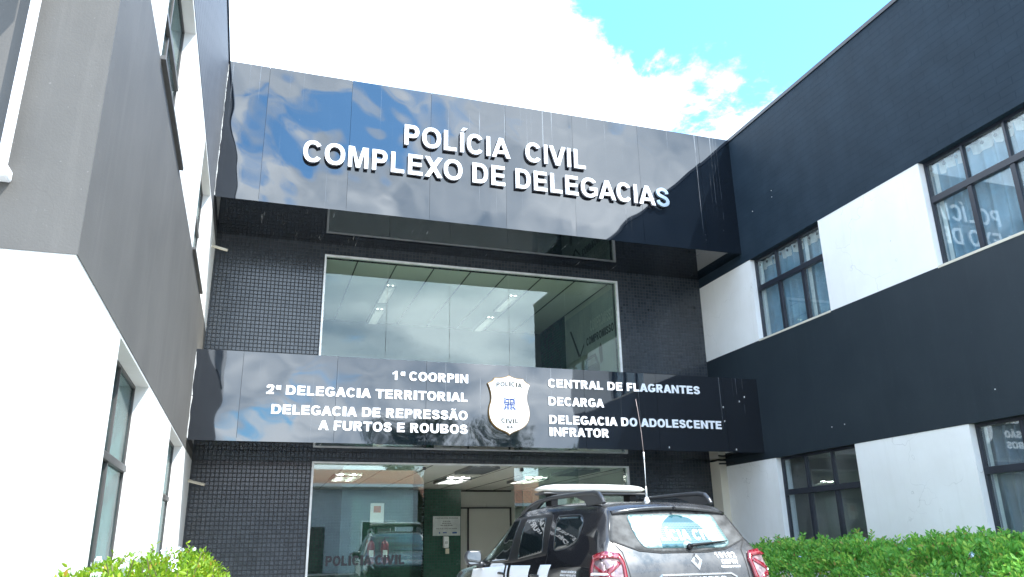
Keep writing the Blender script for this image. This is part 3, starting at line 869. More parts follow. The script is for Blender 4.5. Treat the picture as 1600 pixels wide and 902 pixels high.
p.prism([(16.15, 4.95), (16.1, 5.05), (15.95, 5.25), (15.5, 5.25), (15.35, 5.05), (15.3, 4.95), (15.3, 4.75), (16.15, 4.75)], W2, 0.008, 0.011)
p.prism([(15.3, 5.3), (15.2, 5.42), (15.12, 5.3), (15.12, 5.0), (15.25, 4.95)], W2, 0.008, 0.011)
p.prism([(16.7, 5.05), (16.6, 5.2), (16.5, 5.05), (16.55, 4.85), (16.65, 4.85)], W2, 0.008, 0.011)
p.build('printed_car', 'greyframe', wg)
MB().prism([(16.0, 5.03), (15.92, 5.18), (15.53, 5.18), (15.45, 5.03)], W2, 0.012, 0.014).build('printed_windscreen', 'louver', wg)


# ------------------------------------------------------------------ curtains in the right wing windows
def curtain(label, y0, y1, z0, z1, mat, header, lining=()):
    o = thing('curtain', label, 'curtain', (XR + 0.24, y0, z0), 'curtains behind the right wing windows')
    H = z1 - z0; W = y1 - y0
    ny, nz_ = 160, 12
    mb = MB()
    for j in range(nz_ + 1):
        for i in range(ny + 1):
            y = W * i / ny
            ph = y * 34 + 2.2 * noise.noise((y * 2.3, j * 0.05, y0))
            amp = 0.040 + 0.020 * noise.noise((y * 1.7, 5, y0))
            mb.v.append((amp * math.sin(ph) + 0.02 * noise.noise((y * 6, j * .3, 2)), y, H * j / nz_))
    for j in range(nz_):
        for i in range(ny):
            a = j * (ny + 1) + i
            mb.f.append((a, a + 1, a + ny + 2, a + ny + 1))
    mb.build('fabric', mat, o, smooth=True)
    if header:
        hb = MB(); hv = []
        for i in range(ny + 1):
            y = W * i / ny; x = (0.028 + 0.018 * noise.noise((y * 1.7, 5, y0))) * math.sin(y * 34 + 2.2 * noise.noise((y * 2.3, 0.6, y0))) - 0.012
            hb.v += [(x, y, H - 0.13 - 0.035 * abs(math.sin(y * 9))), (x, y, H + 0.015)]
        for i in range(ny): hb.f.append((2 * i, 2 * i + 2, 2 * i + 3, 2 * i + 1))
        hb.build('header', 'curtain_white', o, smooth=True)['label'] = 'white scalloped curtain heading'
        for i in range(10):
            y = W * (i + .5) / 10
            MB().prism([(0.028 * math.cos(k * .785), 0.028 * math.sin(k * .785)) for k in range(8)], lambda a, c, d: (-0.055 - d, y + a, H - 0.055 + c), 0, 0.006).build('eyelet', 'greyframe', o)
    for (ly, lw) in lining:
        MB().box(-0.06, -0.055, ly - y0, ly - y0 + lw, 0.0, H).build('lining', 'curtain_white', o)['label'] = 'strip of white lining'
    return o


curtain('grey blue curtain with white heading in the far upper window by the sign', 10.2, 12.3, 4.85, 6.44, 'curtain', True, [(10.78, 0.09), (12.12, 0.08)])
curtain('grey blue curtain in the near upper window at the right photo edge', 5.9, 8.05, 4.85, 6.44, 'curtain', True, [(7.86, 0.07)])
curtain('dark grey curtain in the near ground floor window above the hedge', 5.9, 8.06, 0.7, 2.6, 'curtain_dark', False, [(7.92, 0.05)])

# ------------------------------------------------------------------ canopy signs
PANEL_X = [XL + 0.003, -0.235, 1.195, 2.645, 4.08, 5.46, 6.88, 8.285, XR - 0.003]


def warped_panel(x0, x1, z0, z1, seed, amp, parent, off):
    nx, nz_ = max(8, int((x1 - x0) / 0.035)), max(8, int((z1 - z0) / 0.035))
    mb = MB()
    tx, tz = 0.0032 * math.sin(seed * 7.3), 0.0028 * math.sin(seed * 3.9)
    for j in range(nz_ + 1):
        for i in range(nx + 1):
            x = x0 + (x1 - x0) * i / nx; z = z0 + (z1 - z0) * j / nz_
            u, w = i / nx, j / nz_
            e = min(u, 1 - u) * (x1 - x0); g = min(w, 1 - w) * (z1 - z0)
            edge = (0.55 + 0.45 * min(1, e / 0.3)) * (0.5 + 0.5 * min(1, g / 0.3))
            d = noise.noise((x * 0.75, z * 0.95, seed)) * 0.9 + 0.45 * noise.noise((x * 1.7, z * 1.9, seed + 9)) + 0.04 * noise.noise((x * 4.0, z * 4.0, seed + 4))
            pil = 0.35 * math.sin(math.pi * u) * math.sin(math.pi * w)
            k_ = 1.25 if x < 2.6 else (0.95 if x < 5.4 else 0.6)
            d += 0.16 * noise.noise((x * 2.6 + 1.5 * z, z * 1.5, seed + 2)) * (1.6 if x < 2.6 else 1.0)
            y = YF - amp * edge * (d * k_ + pil) - tx * (x - (x0 + x1) / 2) - tz * (z - (z0 + z1) / 2)
            mb.v.append((x - off[0], y - off[1], z - off[2]))
    n1 = nx + 1
    for j in range(nz_):
        for i in range(nx):
            a = j * n1 + i; mb.f.append((a, a + 1, a + n1 + 1, a + n1))
    # folded returns at the four edges
    loop = [(j * n1) for j in range(nz_ + 1)], [(j * n1 + nx) for j in range(nz_ + 1)], list(range(n1)), [nz_ * n1 + i for i in range(n1)]
    nface = len(mb.f)
    o = MB(); o.v, o.f = mb.v, mb.f
    for q in loop:
        b = len(o.v)
        o.v += [o.v[i] for i in q] + [(o.v[i][0], YF + 0.03 - off[1], o.v[i][2]) for i in q]
        m_ = len(q)
        for k in range(m_ - 1): o.f.append((b + k, b + k + 1, b + m_ + k + 1, b + m_ + k))
    me = bpy.data.meshes.new('fascia_panel'); me.from_pydata(o.v, [], o.f)
    sm = [i < nface for i in range(len(o.f))]
    me.polygons.foreach_set('use_smooth', sm)
    return link('fascia_panel', me, 'panel', parent)


def canopy(label, z0, z1, amp, seed):
    o = thing('canopy_sign', label, 'sign', (4.0, YF, z0))
    off = (4.0, YF, z0)
    for i, (a, b) in enumerate(zip(PANEL_X[:-1], PANEL_X[1:])):
        warped_panel(a + 0.0022, b - 0.0022, z0, z1, seed + i * 3.1, amp, o, off)

    def B(*q): return MB().box(q[0] - 4.0, q[1] - 4.0, q[2] - YF, q[3] - YF, q[4] - z0, q[5] - z0)
    B(XL + 0.002, XR - 0.009, YF + 0.031, YT - 0.002, z0 + 0.004, z0 + 0.05).build('soffit', 'panel', o)
    B(XL + 0.002, XR - 0.009, YF + 0.031, YT - 0.002, z1 - 0.06, z1 - 0.005).build('canopy_top', 'cream', o)  # unseen top, made pale to bounce sunlight up onto the upstairs ceiling
    B(XL + 0.002, XR - 0.009, YF + 0.05, YF + 0.12, z0 + 0.051, z1 - 0.061).build('backing', 'black', o)
    return o


up = canopy('tall upper black glossy canopy sign reading POLÍCIA CIVIL COMPLEXO DE DELEGACIAS', 6.70, 9.27, 0.0100, 1.0)
lo = canopy('lower black canopy sign with police shield and lists of departments', 2.775, 4.15, 0.0060, 40.0)


def upper_line(body, x0, x1, z0, z1):
    ls = fit_letters(body, 'bold', x0, x1, z0, z1)
    for k, (ch, sv, sf) in enumerate(ls):
        if sv is None: continue
        last = body.endswith('DELEGACIAS') and k == len(ls) - 1
        me = solid_text(sv, sf, lambda x, z, d: (x - 4.0, -d, z - 6.70), 0.032, 0.078)
        me.materials.append(M['steel' if last else 'letter']); me.materials.append(M['steel' if last else 'letterside'])
        for p in me.polygons: p.material_index = 0 if p.normal.y < -0.9 else 1
        o = bpy.data.objects.new('letter', me); COL.objects.link(o); o.parent = up
        if last: o['label'] = 'bare steel letter S at the end of the second line'
        # stand-off pin behind the letter
        c = sv.mean(0); pn = MB(); j = int(np.argmin(np.hypot(sv[:, 0] - c[0], sv[:, 1] - c[1])))
        pn.tube([(sv[j, 0] - 4.0, -0.033, sv[j, 1] - 6.7), (sv[j, 0] - 4.0, 0.004, sv[j, 1] - 6.7)], 0.008, 6)
        pn.build('stand_off', 'greyframe', o)


upper_line('POLÍCIA  CIVIL', 2.15, 5.68, 8.085, 8.49)
upper_line('COMPLEXO DE DELEGACIAS', 0.42, 7.45, 7.505, 7.905)


def lower_line(body, x0, x1, z):
    for word, v, f in fit_words(body, 'black', x0, x1, z, z + 0.148):
        me = solid_text(v, f, lambda x, q, d: (x - 4.0, -d, q - 2.775), 0.007, 0.019)
        link('lettering', me, 'vinyl', lo)['label'] = 'white raised word ' + word


for a in (('1ª COORPIN', 2.08, 3.35, 3.81), ('2ª DELEGACIA TERRITORIAL', 0.14, 3.34, 3.498), ('DELEGACIA DE REPRESSÃO', 0.235, 3.34, 3.195), ('A FURTOS E ROUBOS', 0.95, 3.34, 2.97),
          ('CENTRAL DE FLAGRANTES', 4.78, 7.77, 3.808), ('DECARGA', 4.78, 5.82, 3.495), ('DELEGACIA DO ADOLESCENTE', 4.78, 8.16, 3.18), ('INFRATOR', 4.78, 5.88, 2.972)):
    lower_line(*a)


def smooth_closed(pts, n=8):
    out = []
    for i in range(len(pts)):
        p0, p1, p2, p3 = (np.array(pts[(i + k - 1) % len(pts)], float) for k in range(4))
        for k in range(n):
            t_ = k / n
            out.append(tuple(0.5 * ((2 * p1) + (-p0 + p2) * t_ + (2 * p0 - 5 * p1 + 4 * p2 - p3) * t_ ** 2 + (-p0 + 3 * p1 - 3 * p2 + p3) * t_ ** 3)))
    return out


def curve_pts(a, c, b, n=8):  # quadratic bezier
    a, c, b = map(np.array, (a, c, b))
    return [tuple((1 - t_) ** 2 * a + 2 * t_ * (1 - t_) * c + t_ ** 2 * b) for t_ in np.linspace(0, 1, n, endpoint=False)]


CX = 4.06
rightside = curve_pts((0, 3.965), (0.10, 3.905), (0.25, 3.915), 6) + curve_pts((0.25, 3.915), (0.27, 3.86), (0.37, 3.82), 6) + curve_pts((0.37, 3.82), (0.27, 3.60), (0.34, 3.45), 8) + curve_pts((0.34, 3.45), (0.41, 3.14), (0.12, 3.04), 10) + curve_pts((0.12, 3.04), (0.03, 3.01), (0, 2.975), 5)
shield = rightside + [(0, 2.975)] + [(-a, b) for a, b in rightside[::-1][:-1]]


def SH(grow, cz=3.47):
    return [(CX + a * (1 + grow), cz + (b - cz) * (1 + grow)) for a, b in shield]


fz = lambda a, c, d: (a - 4.0, -d, c - 2.775)
se = MB().prism(SH(0.022), fz, 0.006, 0.045).build('shield_emblem', 'gold', lo)
se['label'] = 'white police shield with bronze edge'
MB().prism(SH(-0.01), fz, 0.046, 0.058).build('shield_face', 'letter', se)


def arc_text(body, x0, x1, z0, h, sag, bold='bold'):
    v, f = fit_text(body, bold, x0, x1, z0, z0 + h)
    c, hw = (x0 + x1) / 2, (x1 - x0) / 2
    v[:, 1] += sag * (1 - ((v[:, 0] - c) / hw) ** 2)
    return solid_text(v, f, fz, 0.0585, 0.061)


link('lettering', arc_text('POLÍCIA', 3.83, 4.29, 3.760, 0.078, 0.022, 'black'), 'ink', se)
link('lettering', arc_text('CIVIL', 3.91, 4.21, 3.170, 0.076, -0.018, 'black'), 'ink', se)
link('lettering', arc_text('BA', 4.01, 4.115, 3.072, 0.048, 0.0, 'black'), 'ink', se)
arms = MB()


def ring(cx, cz, r, w, a0=0, a1=360, n=18):
    for k in range(n):
        w_ = w * 1.7; t0, t1 = R(a0 + (a1 - a0) * k / n), R(a0 + (a1 - a0) * (k + 1) / n)
        arms.prism([(cx + r * math.cos(t0), cz + r * math.sin(t0)), (cx + r * math.cos(t1), cz + r * math.sin(t1)),
                    (cx + (r - w_) * math.cos(t1), cz + (r - w_) * math.sin(t1)), (cx + (r - w_) * math.cos(t0), cz + (r - w_) * math.sin(t0))], fz, 0.0585, 0.061)


def bar(x0, z0, x1, z1, w):
    dx, dz = x1 - x0, z1 - z0; L = math.hypot(dx, dz); nx, nz_ = -dz / L * w * .8, dx / L * w * .8
    arms.prism([(x0 + nx, z0 + nz_), (x1 + nx, z1 + nz_), (x1 - nx, z1 - nz_), (x0 - nx, z0 - nz_)], fz, 0.0585, 0.061)


for sx in (-1, 1):
    ring(CX + sx * 0.045, 3.53, 0.034, 0.009); ring(CX + sx * 0.06, 3.45, 0.03, 0.009); ring(CX + sx * 0.03, 3.405, 0.022, 0.008)
    ring(CX + sx * 0.085, 3.565, 0.02, 0.008, 0, 270); ring(CX + sx * 0.09, 3.40, 0.02, 0.008)
    bar(CX + sx * 0.095, 3.55, CX + sx * 0.07, 3.40, 0.009); bar(CX + sx * 0.02, 3.57, CX + sx * 0.02, 3.40, 0.008)
    bar(CX, 3.50, CX + sx * 0.1, 3.50, 0.009)
bar(CX - 0.07, 3.565, CX + 0.07, 3.565, 0.01); bar(CX - 0.06, 3.475, CX + 0.06, 3.475, 0.009)
arms.build('coat_of_arms', 'blueink', se)

for sx_, sz_ in ((8.72, 3.80), (8.24, 3.59), (8.24, 3.33), (8.60, 3.71), (8.43, 2.82), (7.05, 2.83)):
    MB().box(sx_ - 4.005, sx_ - 3.997, -0.020, -0.004, sz_ - 2.775 - 0.015, sz_ - 2.775 + 0.015).build('screw', 'alu', lo)
for sy_, sz_ in ((10.62, 2.98), (10.32, 2.98), (7.52, 3.02), (11.98, 7.42), (11.35, 7.45), (11.34, 7.58), (12.75, 2.1), (12.7, 1.9)):
    PR(MB().box(XR - 0.014, XR - 0.002, sy_ - 0.006, sy_ + 0.006, sz_ - 0.007, sz_ + 0.007), 'screw', 'alu')

# ------------------------------------------------------------------ bracket on the left wing end wall
fb = thing('floodlight_bracket', 'white metal pole with a box end fixed to the grey end wall', 'bracket', (-1.31, 4.2, 3.0))
MB().box(-0.022, 0.022, -0.075, -0.045, 0.06, 1.75).build('pole', 'vinyl', fb, bevel=0.005)
MB().box(-0.13, 0.035, -0.085, 0.014, 0.0, 0.062).build('end_box', 'vinyl', fb, bevel=0.012)
MB().box(-0.02, 0.02, -0.045, 0.014, 1.5, 1.55).box(-0.02, 0.02, -0.3, -0.076, 1.62, 1.66).build('arm', 'vinyl', fb)
MB().box(-0.10, 0.16, -0.42, -0.28, 1.52, 1.70).build('lamp_head', 'greyframe', fb, bevel=0.01)

# ================================================================== POLICE CAR
CAR0, CARYAW = (3.70, 6.33, 0.10 - 0.10), R(4.4)
car = thing('police_car', 'dusty black police hatchback with white light bar and whip antenna', 'car', CAR0, None, CARYAW)


def car_paint():
    t = NT('dusty_black_car_paint')
    g = t.node('ShaderNodeNewGeometry'); sp = t.node('ShaderNodeSeparateXYZ'); t.link(g.outputs['Normal'], sp.inputs[0])
    tc = t.node('ShaderNodeTexCoord'); so_ = t.node('ShaderNodeSeparateXYZ'); t.link(tc.outputs['Object'], so_.inputs[0])
    rear = t.ramp(so_.outputs[1], 0.0, (1, 1, 1), 0.62, (0, 0, 0))      # road dust settles on the tail
    upf = t.ramp(sp.outputs[2], 0.45, (0, 0, 0), 0.95, (1, 1, 1))
    f = t.noise(t.coords(), 5, 7, 0.65)
    f2 = t.noise(t.coords(), 1.6, 3)
    nrm_y = t.ramp(t.math('MULTIPLY', sp.outputs[1], -1.0), 0.25, (0, 0, 0), 0.7, (1, 1, 1))
    d = t.math('MAXIMUM', t.math('MULTIPLY', t.math('MULTIPLY', rear, nrm_y), 0.85), t.math('MULTIPLY', upf, 0.55))
    d = t.math('MULTIPLY', d, t.math('ADD', t.math('MULTIPLY', t.ramp(f, 0.3, (0, 0, 0), 0.75, (1, 1, 1)), 0.7), 0.25), clamp=True)
    col = t.mix(t.math('MULTIPLY', d, 0.55), (0.010, 0.010, 0.012), (0.20, 0.19, 0.175))
    t.set(col, t.math('ADD', t.math('MULTIPLY', d, 0.55), 0.08), 0, 0.5, coat=0.0)
    t.b.inputs['Coat Weight'].default_value = 0.35; t.b.inputs['Coat Roughness'].default_value = 0.04
    h = t.noise(t.coords(), 2.4, 2); t.bump(h, 0.004, 0.25)
    return t.m


M['car'] = car_paint()
M['carglass'] = NT('tinted_car_glass').set((0.006, 0.010, 0.011), 0.02, 0, 0.7, ior=1.6)
M['trim'] = simple('black_plastic_trim', (0.010, 0.010, 0.011), 0.4, spec=0.2)
M['rail'] = simple('grey_roof_rail', (0.05, 0.052, 0.056), 0.3, 0.3)
M['chrome'] = simple('bright_chrome', (0.82, 0.83, 0.84), 0.14, 0.85, vary=0.03)
M['redlens'] = NT('red_lamp_lens').set((0.17, 0.005, 0.012), 0.12, 0, 0.6, coat=0.8)
M['pinklens'] = NT('pink_lamp_lens').set((0.28, 0.05, 0.055), 0.15, 0, 0.6, coat=0.8)
M['clearlens'] = simple('white_lamp_lens', (0.27, 0.20, 0.20), 0.12, 0.3, vary=0.5, scale=30)
M['mirror'] = simple('mirror_face', (0.75, 0.78, 0.80), 0.02, 1.0, vary=0.01)
M['rubber'] = simple('tyre_rubber', (0.02, 0.02, 0.02), 0.85)
M['seam'] = simple('dark_seam', (0.006, 0.006, 0.006), 0.7)

# stations: y, top z, half width of top edge, belt z, half width at belt, half width at shoulder
ST = [(-0.03, 0.70, 0.66, 0.66, 0.68, 0.70), (0.0, 0.90, 0.74, 0.86, 0.77, 0.80), (0.04, 1.02, 0.78, 0.97, 0.81, 0.835), (0.09, 1.12, 0.79, 1.04, 0.825, 0.85),
      (0.14, 1.215, 0.765, 1.08, 0.83, 0.865), (0.22, 1.35, 0.715, 1.11, 0.835, 0.875), (0.31, 1.505, 0.645, 1.12, 0.838, 0.88), (0.38, 1.555, 0.63, 1.125, 0.84, 0.885), (0.6, 1.585, 0.63, 1.12, 0.85, 0.893), (1.0, 1.608, 0.64, 1.10, 0.858, 0.898),
      (1.5, 1.622, 0.645, 1.075, 0.862, 0.90), (2.0, 1.61, 0.64, 1.05, 0.862, 0.90), (2.35, 1.565, 0.625, 1.03, 0.86, 0.90), (2.7, 1.385, 0.66, 1.015, 0.86, 0.90), (3.05, 1.165, 0.71, 1.0, 0.86, 0.895), (3.25, 1.055, 0.74, 0.985, 0.85, 0.89),
      (3.6, 1.01, 0.72, 0.955, 0.83, 0.875), (4.0, 0.955, 0.66, 0.89, 0.78, 0.83), (4.22, 0.86, 0.60, 0.80, 0.70, 0.76), (4.32, 0.66, 0.55, 0.60, 0.62, 0.66)]


def pchip(x, y, q):
    x, y = np.array(x, float), np.array(y, float); h = np.diff(x); d = np.diff(y) / h
    m = np.zeros_like(x); m[0], m[-1] = d[0], d[-1]
    for i in range(1, len(x) - 1):
        if d[i - 1] * d[i] > 0:
            w1, w2 = 2 * h[i] + h[i - 1], h[i] + 2 * h[i - 1]; m[i] = (w1 + w2) / (w1 / d[i - 1] + w2 / d[i])
    k = np.clip(np.searchsorted(x, q) - 1, 0, len(h) - 1); t_ = (q - x[k]) / h[k]
    return (2 * t_**3 - 3 * t_**2 + 1) * y[k] + (t_**3 - 2 * t_**2 + t_) * h[k] * m[k] + (-2 * t_**3 + 3 * t_**2) * y[k + 1] + (t_**3 - t_**2) * h[k] * m[k + 1]


def car_shell():
    sx = [s[0] for s in ST]
    ys = np.unique(np.concatenate([np.linspace(-0.03, 0.45, 40), np.linspace(0.45, 4.32, 90)]))
    par = [pchip(sx, [s[i] for s in ST], ys) for i in range(1, 6)]
    rows = []
    for i, y in enumerate(ys):
        zt, wt, zb, wb, ws = (p[i] for p in par)
        zs = min(zb - 0.12, 0.93 * zb)
        prof = [(0, 0.24), (ws * 0.8, 0.24), (ws - 0.02, 0.30), (ws, 0.5), (ws + 0.004, zs * 0.82), (ws, zs), (wb, zb), ((wb + wt) / 2 + 0.022 * min(1, (zt - zb) / 0.4), (zb + zt - 0.06) / 2),
                (wt + 0.012, zt - 0.075 * min(1, (zt - zb) / 0.2)), (wt - 0.045, zt - 0.030 * min(1, (zt - zb) / 0.2)), (wt * 0.62, zt - 0.008), (0, zt)]
        pr = []
        for k in range(len(prof) - 1):
            p0 = np.array(prof[max(k - 1, 0)]); p1 = np.array(prof[k]); p2 = np.array(prof[k + 1]); p3 = np.array(prof[min(k + 2, len(prof) - 1)])
            if k == 0: p0 = np.array([-prof[1][0], prof[1][1]])
            if k == len(prof) - 2: p3 = np.array([-prof[-2][0], prof[-2][1]])
            for q in range(5):
                t_ = q / 5
                c = 0.5 * ((2 * p1) + (-p0 + p2) * t_ + (2 * p0 - 5 * p1 + 4 * p2 - p3) * t_**2 + (-p0 + 3 * p1 - 3 * p2 + p3) * t_**3)
                c = 0.55 * c + 0.45 * (p1 + (p2 - p1) * t_)
                pr.append((c[0], c[1]))
        pr.append(prof[-1])
        full = [(a, y, b) for a, b in pr] + [(-a, y, b) for a, b in pr[-2:0:-1]]
        rows.append(full)
    n = len(rows[0]); mb = MB()
    for r_ in rows: mb.v += r_
    for i in range(len(rows) - 1):
        for k in range(n):
            k2 = (k + 1) % n
            mb.f.append((i * n + k, i * n + k2, (i + 1) * n + k2, (i + 1) * n + k))
    mb.f.append(tuple(range(n))); mb.f.append(tuple((len(rows) - 1) * n + k for k in range(n))[::-1])
    return mb


shell = car_shell()
BVH = BVHTree.FromPolygons([Vector(v) for v in shell.v], shell.f)
shell.build('body', 'car', car, smooth=True)
RAY = {'L': (lambda a, b: Vector((-3, a, b)), Vector((1, 0, 0))), 'R': (lambda a, b: Vector((3, a, b)), Vector((-1, 0, 0))),
       'B': (lambda a, b: Vector((a, -3, b)), Vector((0, 1, 0))), 'F': (lambda a, b: Vector((a, 8, b)), Vector((0, -1, 0))), 'T': (lambda a, b: Vector((a, b, 4)), Vector((0, 0, -1)))}


def on_shell(view, a, b):
    f, d = RAY[view]; o = f(a, b)
    h = BVH.ray_cast(o, d)
    if h[0] is None or (h[0] - o).length > 3.6:
        q = o.copy()
        if view in 'LR': q.x = -0.8 if view == 'L' else 0.8
        if view == 'B': q.y = 0.05
        if view == 'F': q.y = 4.25
        if view == 'T': q.z = 1.5
        h = BVH.find_nearest(q)
    nrm = h[1]
    if nrm.dot(d) > 0: nrm = -nrm
    return h[0], nrm


def rounded(poly, r, n=5):
    out = []
    for i in range(len(poly)):
        p = np.array(poly[i], float); a = np.array(poly[i - 1], float); b = np.array(poly[(i + 1) % len(poly)], float)
        la, lb = np.linalg.norm(a - p), np.linalg.norm(b - p)
        q = min(r, la * .45, lb * .45)
        out += curve_pts(p + (a - p) / la * q, p, p + (b - p) / lb * q, n) + [tuple(p + (b - p) / lb * q)]
    return out


def plate(name, view, v, f, mat, parent=None, off=0.004, thick=0.004, label=None, smooth=True):
    mb = MB()
    for a, b in v:
        p, n = on_shell(view, a, b); mb.v.append(tuple(p + n * off))
    mb.f = list(f)
    me = bpy.data.meshes.new(name); me.from_pydata(mb.v, [], mb.f)
    bm = bmesh.new(); bm.from_mesh(me); bmesh.ops.recalc_face_normals(bm, faces=bm.faces)
    d = RAY[view][1]
    if sum(g.normal.dot(d) * g.calc_area() for g in bm.faces) > 0: bmesh.ops.reverse_faces(bm, faces=bm.faces)
    bm.to_mesh(me); bm.free()
    o = link(name, me, mat, parent or car, smooth)
    if thick:
        s = o.modifiers.new('thickness', 'SOLIDIFY'); s.thickness = thick; s.offset = -1
    if label: o['label'] = label
    return o


def poly_plate(name, view, poly, mat, r=0.0, parent=None, off=0.004, thick=0.004, label=None, holes=(), maxlen=0.05):
    pl = rounded(poly, r) if r else poly
    v, f = flat_mesh(pl, holes, maxlen)
    return plate(name, view, v, f, mat, parent, off, thick, label)


def strip(name, view, pts, w, mat, off=0.0015, parent=None):
    pts = [np.array(p, float) for p in pts]; dense = []
    for a, b in zip(pts[:-1], pts[1:]):
        k = max(1, int(np.linalg.norm(b - a) / 0.03)); dense += [a + (b - a) * i / k for i in range(k)]
    dense.append(pts[-1]); v = []; f = []
    for i, p in enumerate(dense):
        t_ = dense[min(i + 1, len(dense) - 1)] - dense[max(i - 1, 0)]; t_ /= np.linalg.norm(t_); nn = np.array([-t_[1], t_[0]]) * w / 2
        v += [tuple(p + nn), tuple(p - nn)]
        if i: f.append((2 * i - 2, 2 * i, 2 * i + 1, 2 * i - 1))
    return plate(name, view, v, f, mat, parent, off, 0)


# glazing
FWIN = [(2.62, 1.035), (2.90, 1.06), (2.80, 1.20), (2.62, 1.37), (2.46, 1.46), (2.14, 1.475), (2.08, 1.06)]
RWIN = [(1.84, 1.075), (1.97, 1.475), (1.44, 1.475), (1.25, 1.14)]
QWIN = [(1.00, 1.16), (1.18, 1.475), (0.72, 1.468), (0.60, 1.40), (0.58, 1.24), (0.72, 1.185)]
for sd, vw in (('left', 'L'), ('right', 'R')):
    poly_plate('window_surround', vw, [(3.0, 1.02), (2.60, 1.41), (2.45, 1.495), (1.95, 1.505), (1.3, 1.503), (1.12, 1.12), (1.9, 1.045)], 'trim', 0.05, off=0.002, thick=0.003)
    for nm, w_, r_ in (('front', FWIN, 0.03), ('rear', RWIN, 0.03), ('quarter', QWIN, 0.05)):
        if nm == 'quarter':
            q = rounded(w_, 0.06); c = np.mean(np.array(q), 0)
            strip('window_seal', vw, [tuple(c + (np.array(p) - c) * 1.04) for p in q] + [tuple(c + (np.array(q[0]) - c) * 1.04)], 0.012, 'rail', 0.003)
        poly_plate('side_window', vw, w_, 'carglass', r_, off=0.005)
    # door seams
    for pts in ([(1.98, 1.05), (2.0, 0.5)], [(1.12, 1.14), (1.10, 0.9), (0.95, 0.6)], [(3.0, 1.0), (3.02, 0.5)]):
        strip('door_seam', vw, pts, 0.009, 'seam')
    for y_ in (1.22, 2.1):
        hb = MB(); pts = []
        for k in range(7):
            p, n = on_shell(vw, y_ + k * 0.03, 0.93); pts.append(p + n * (0.004 + 0.028 * math.sin(math.pi * k / 6)))
        hb.tube(pts, 0.013, 8); hb.build('door_handle', 'car', car, smooth=True)
    # white livery blocks on the doors
    for poly in ([(3.16, 0.96), (2.16, 1.015), (2.10, 0.66), (3.15, 0.62)], [(2.10, 1.015), (2.065, 1.015), (2.005, 0.66), (2.035, 0.66)], [(1.98, 1.015), (1.46, 1.022), (1.55, 0.66), (1.93, 0.66)], [(1.22, 1.03), (0.98, 1.035), (1.16, 0.66), (1.38, 0.66)]):
        poly_plate('livery_stripe', vw, poly, 'vinyl', off=0.003, thick=0.002)
    sgn = -1 if vw == 'L' else 1

    def side_text(body, bold, ya, yb_, z0, z1, slant=0.0):
        # reads left to right seen from outside: on the left side the front of the car lies to the left
        q = fit_words(body, bold, *((-ya, -yb_) if vw == 'L' else (yb_, ya)), z0, z1, slant)
        for word, v_, f_ in q:
            if vw == 'L': v_[:, 0] *= -1
            plate('lettering', vw, [tuple(p) for p in v_], f_, 'vinyl', None, 0.004, 0.001, 'white lettering reading ' + word)
    side_text('DISQUE DENÚNCIA', 'bold', 0.74, 0.45, 0.970, 0.988, 0.3)
    side_text('SIGILO ABSOLUTO', 'bold', 0.76, 0.46, 0.942, 0.960, 0.3)
    side_text('181', 'black', 0.80, 0.45, 0.80, 0.93, 0.35)
    # mirrors
    mp = MB()
    s = sgn
    rows = []
    for k, (yy, sc) in enumerate(((2.80, 0.90), (2.815, 1.0), (2.87, 0.98), (2.93, 0.75), (2.965, 0.35))):
        ring_ = [(s * (0.985 + (a) * sc), yy, 1.083 + b * sc) for a, b in rounded([(-0.09, -0.062), (0.075, -0.08), (0.105, 0.03), (0.07, 0.085), (-0.09, 0.082)], 0.04)]
        rows.append(ring_)
    nn = len(rows[0])
    for r_ in rows: mp.v += r_
    for i in range(len(rows) - 1):
        for k in range(nn): mp.f.append((i * nn + k, i * nn + (k + 1) % nn, (i + 1) * nn + (k + 1) % nn, (i + 1) * nn + k))
    mp.f.append(tuple(range(nn))); mp.f.append(tuple((len(rows) - 1) * nn + k for k in range(nn)))
    mp.tube([(s * 0.93, 2.86, 1.03), (s * 0.83, 2.87, 1.0)], [0.028, 0.04], 8)
    mo = mp.build('wing_mirror', 'rail', car, smooth=True)
    MB().prism(rounded([(-0.075, -0.05), (0.065, -0.066), (0.09, 0.026), (0.06, 0.070), (-0.075, 0.068)], 0.035), lambda a, c, d: (s * (0.985 + a), 2.799 - d, 1.083 + c), 0, 0.004).build('mirror_glass', 'mirror', mo)
    # roof rail
    z_ = [(0.44, 1.562, 0.02), (0.47, 1.60, 0.024), (0.53, 1.648, 0.026), (0.62, 1.664, 0.025), (0.9, 1.672, 0.023), (1.5, 1.676, 0.022), (1.9, 1.650, 0.022), (2.1, 1.612, 0.022), (2.32, 1.545, 0.02)]
    rl = MB().tube([(s * (0.585 - 0.0 * y_), y_, z) for y_, z, q in z_], [q for _, _, q in z_], 12)
    rl.prism([(0.44, 1.555), (0.53, 1.645), (1.0, 1.664), (1.0, 1.650), (0.80, 1.60), (0.76, 1.555)], lambda a, c, d: (s * d, a, c), 0.570, 0.600)
    rl.prism([(1.72, 1.655), (2.05, 1.62), (2.05, 1.56), (1.92, 1.575)], lambda a, c, d: (s * d, a, c), 0.570, 0.600)
    rl.build('roof_rail', 'rail', car, smooth=False, bevel=0.004)

wind = [(-0.60, 3.06), (0.60, 3.06), (0.54, 2.42), (-0.54, 2.42)]
poly_plate('windscreen', 'T', wind, 'carglass', 0.06, off=0.003, maxlen=0.06)


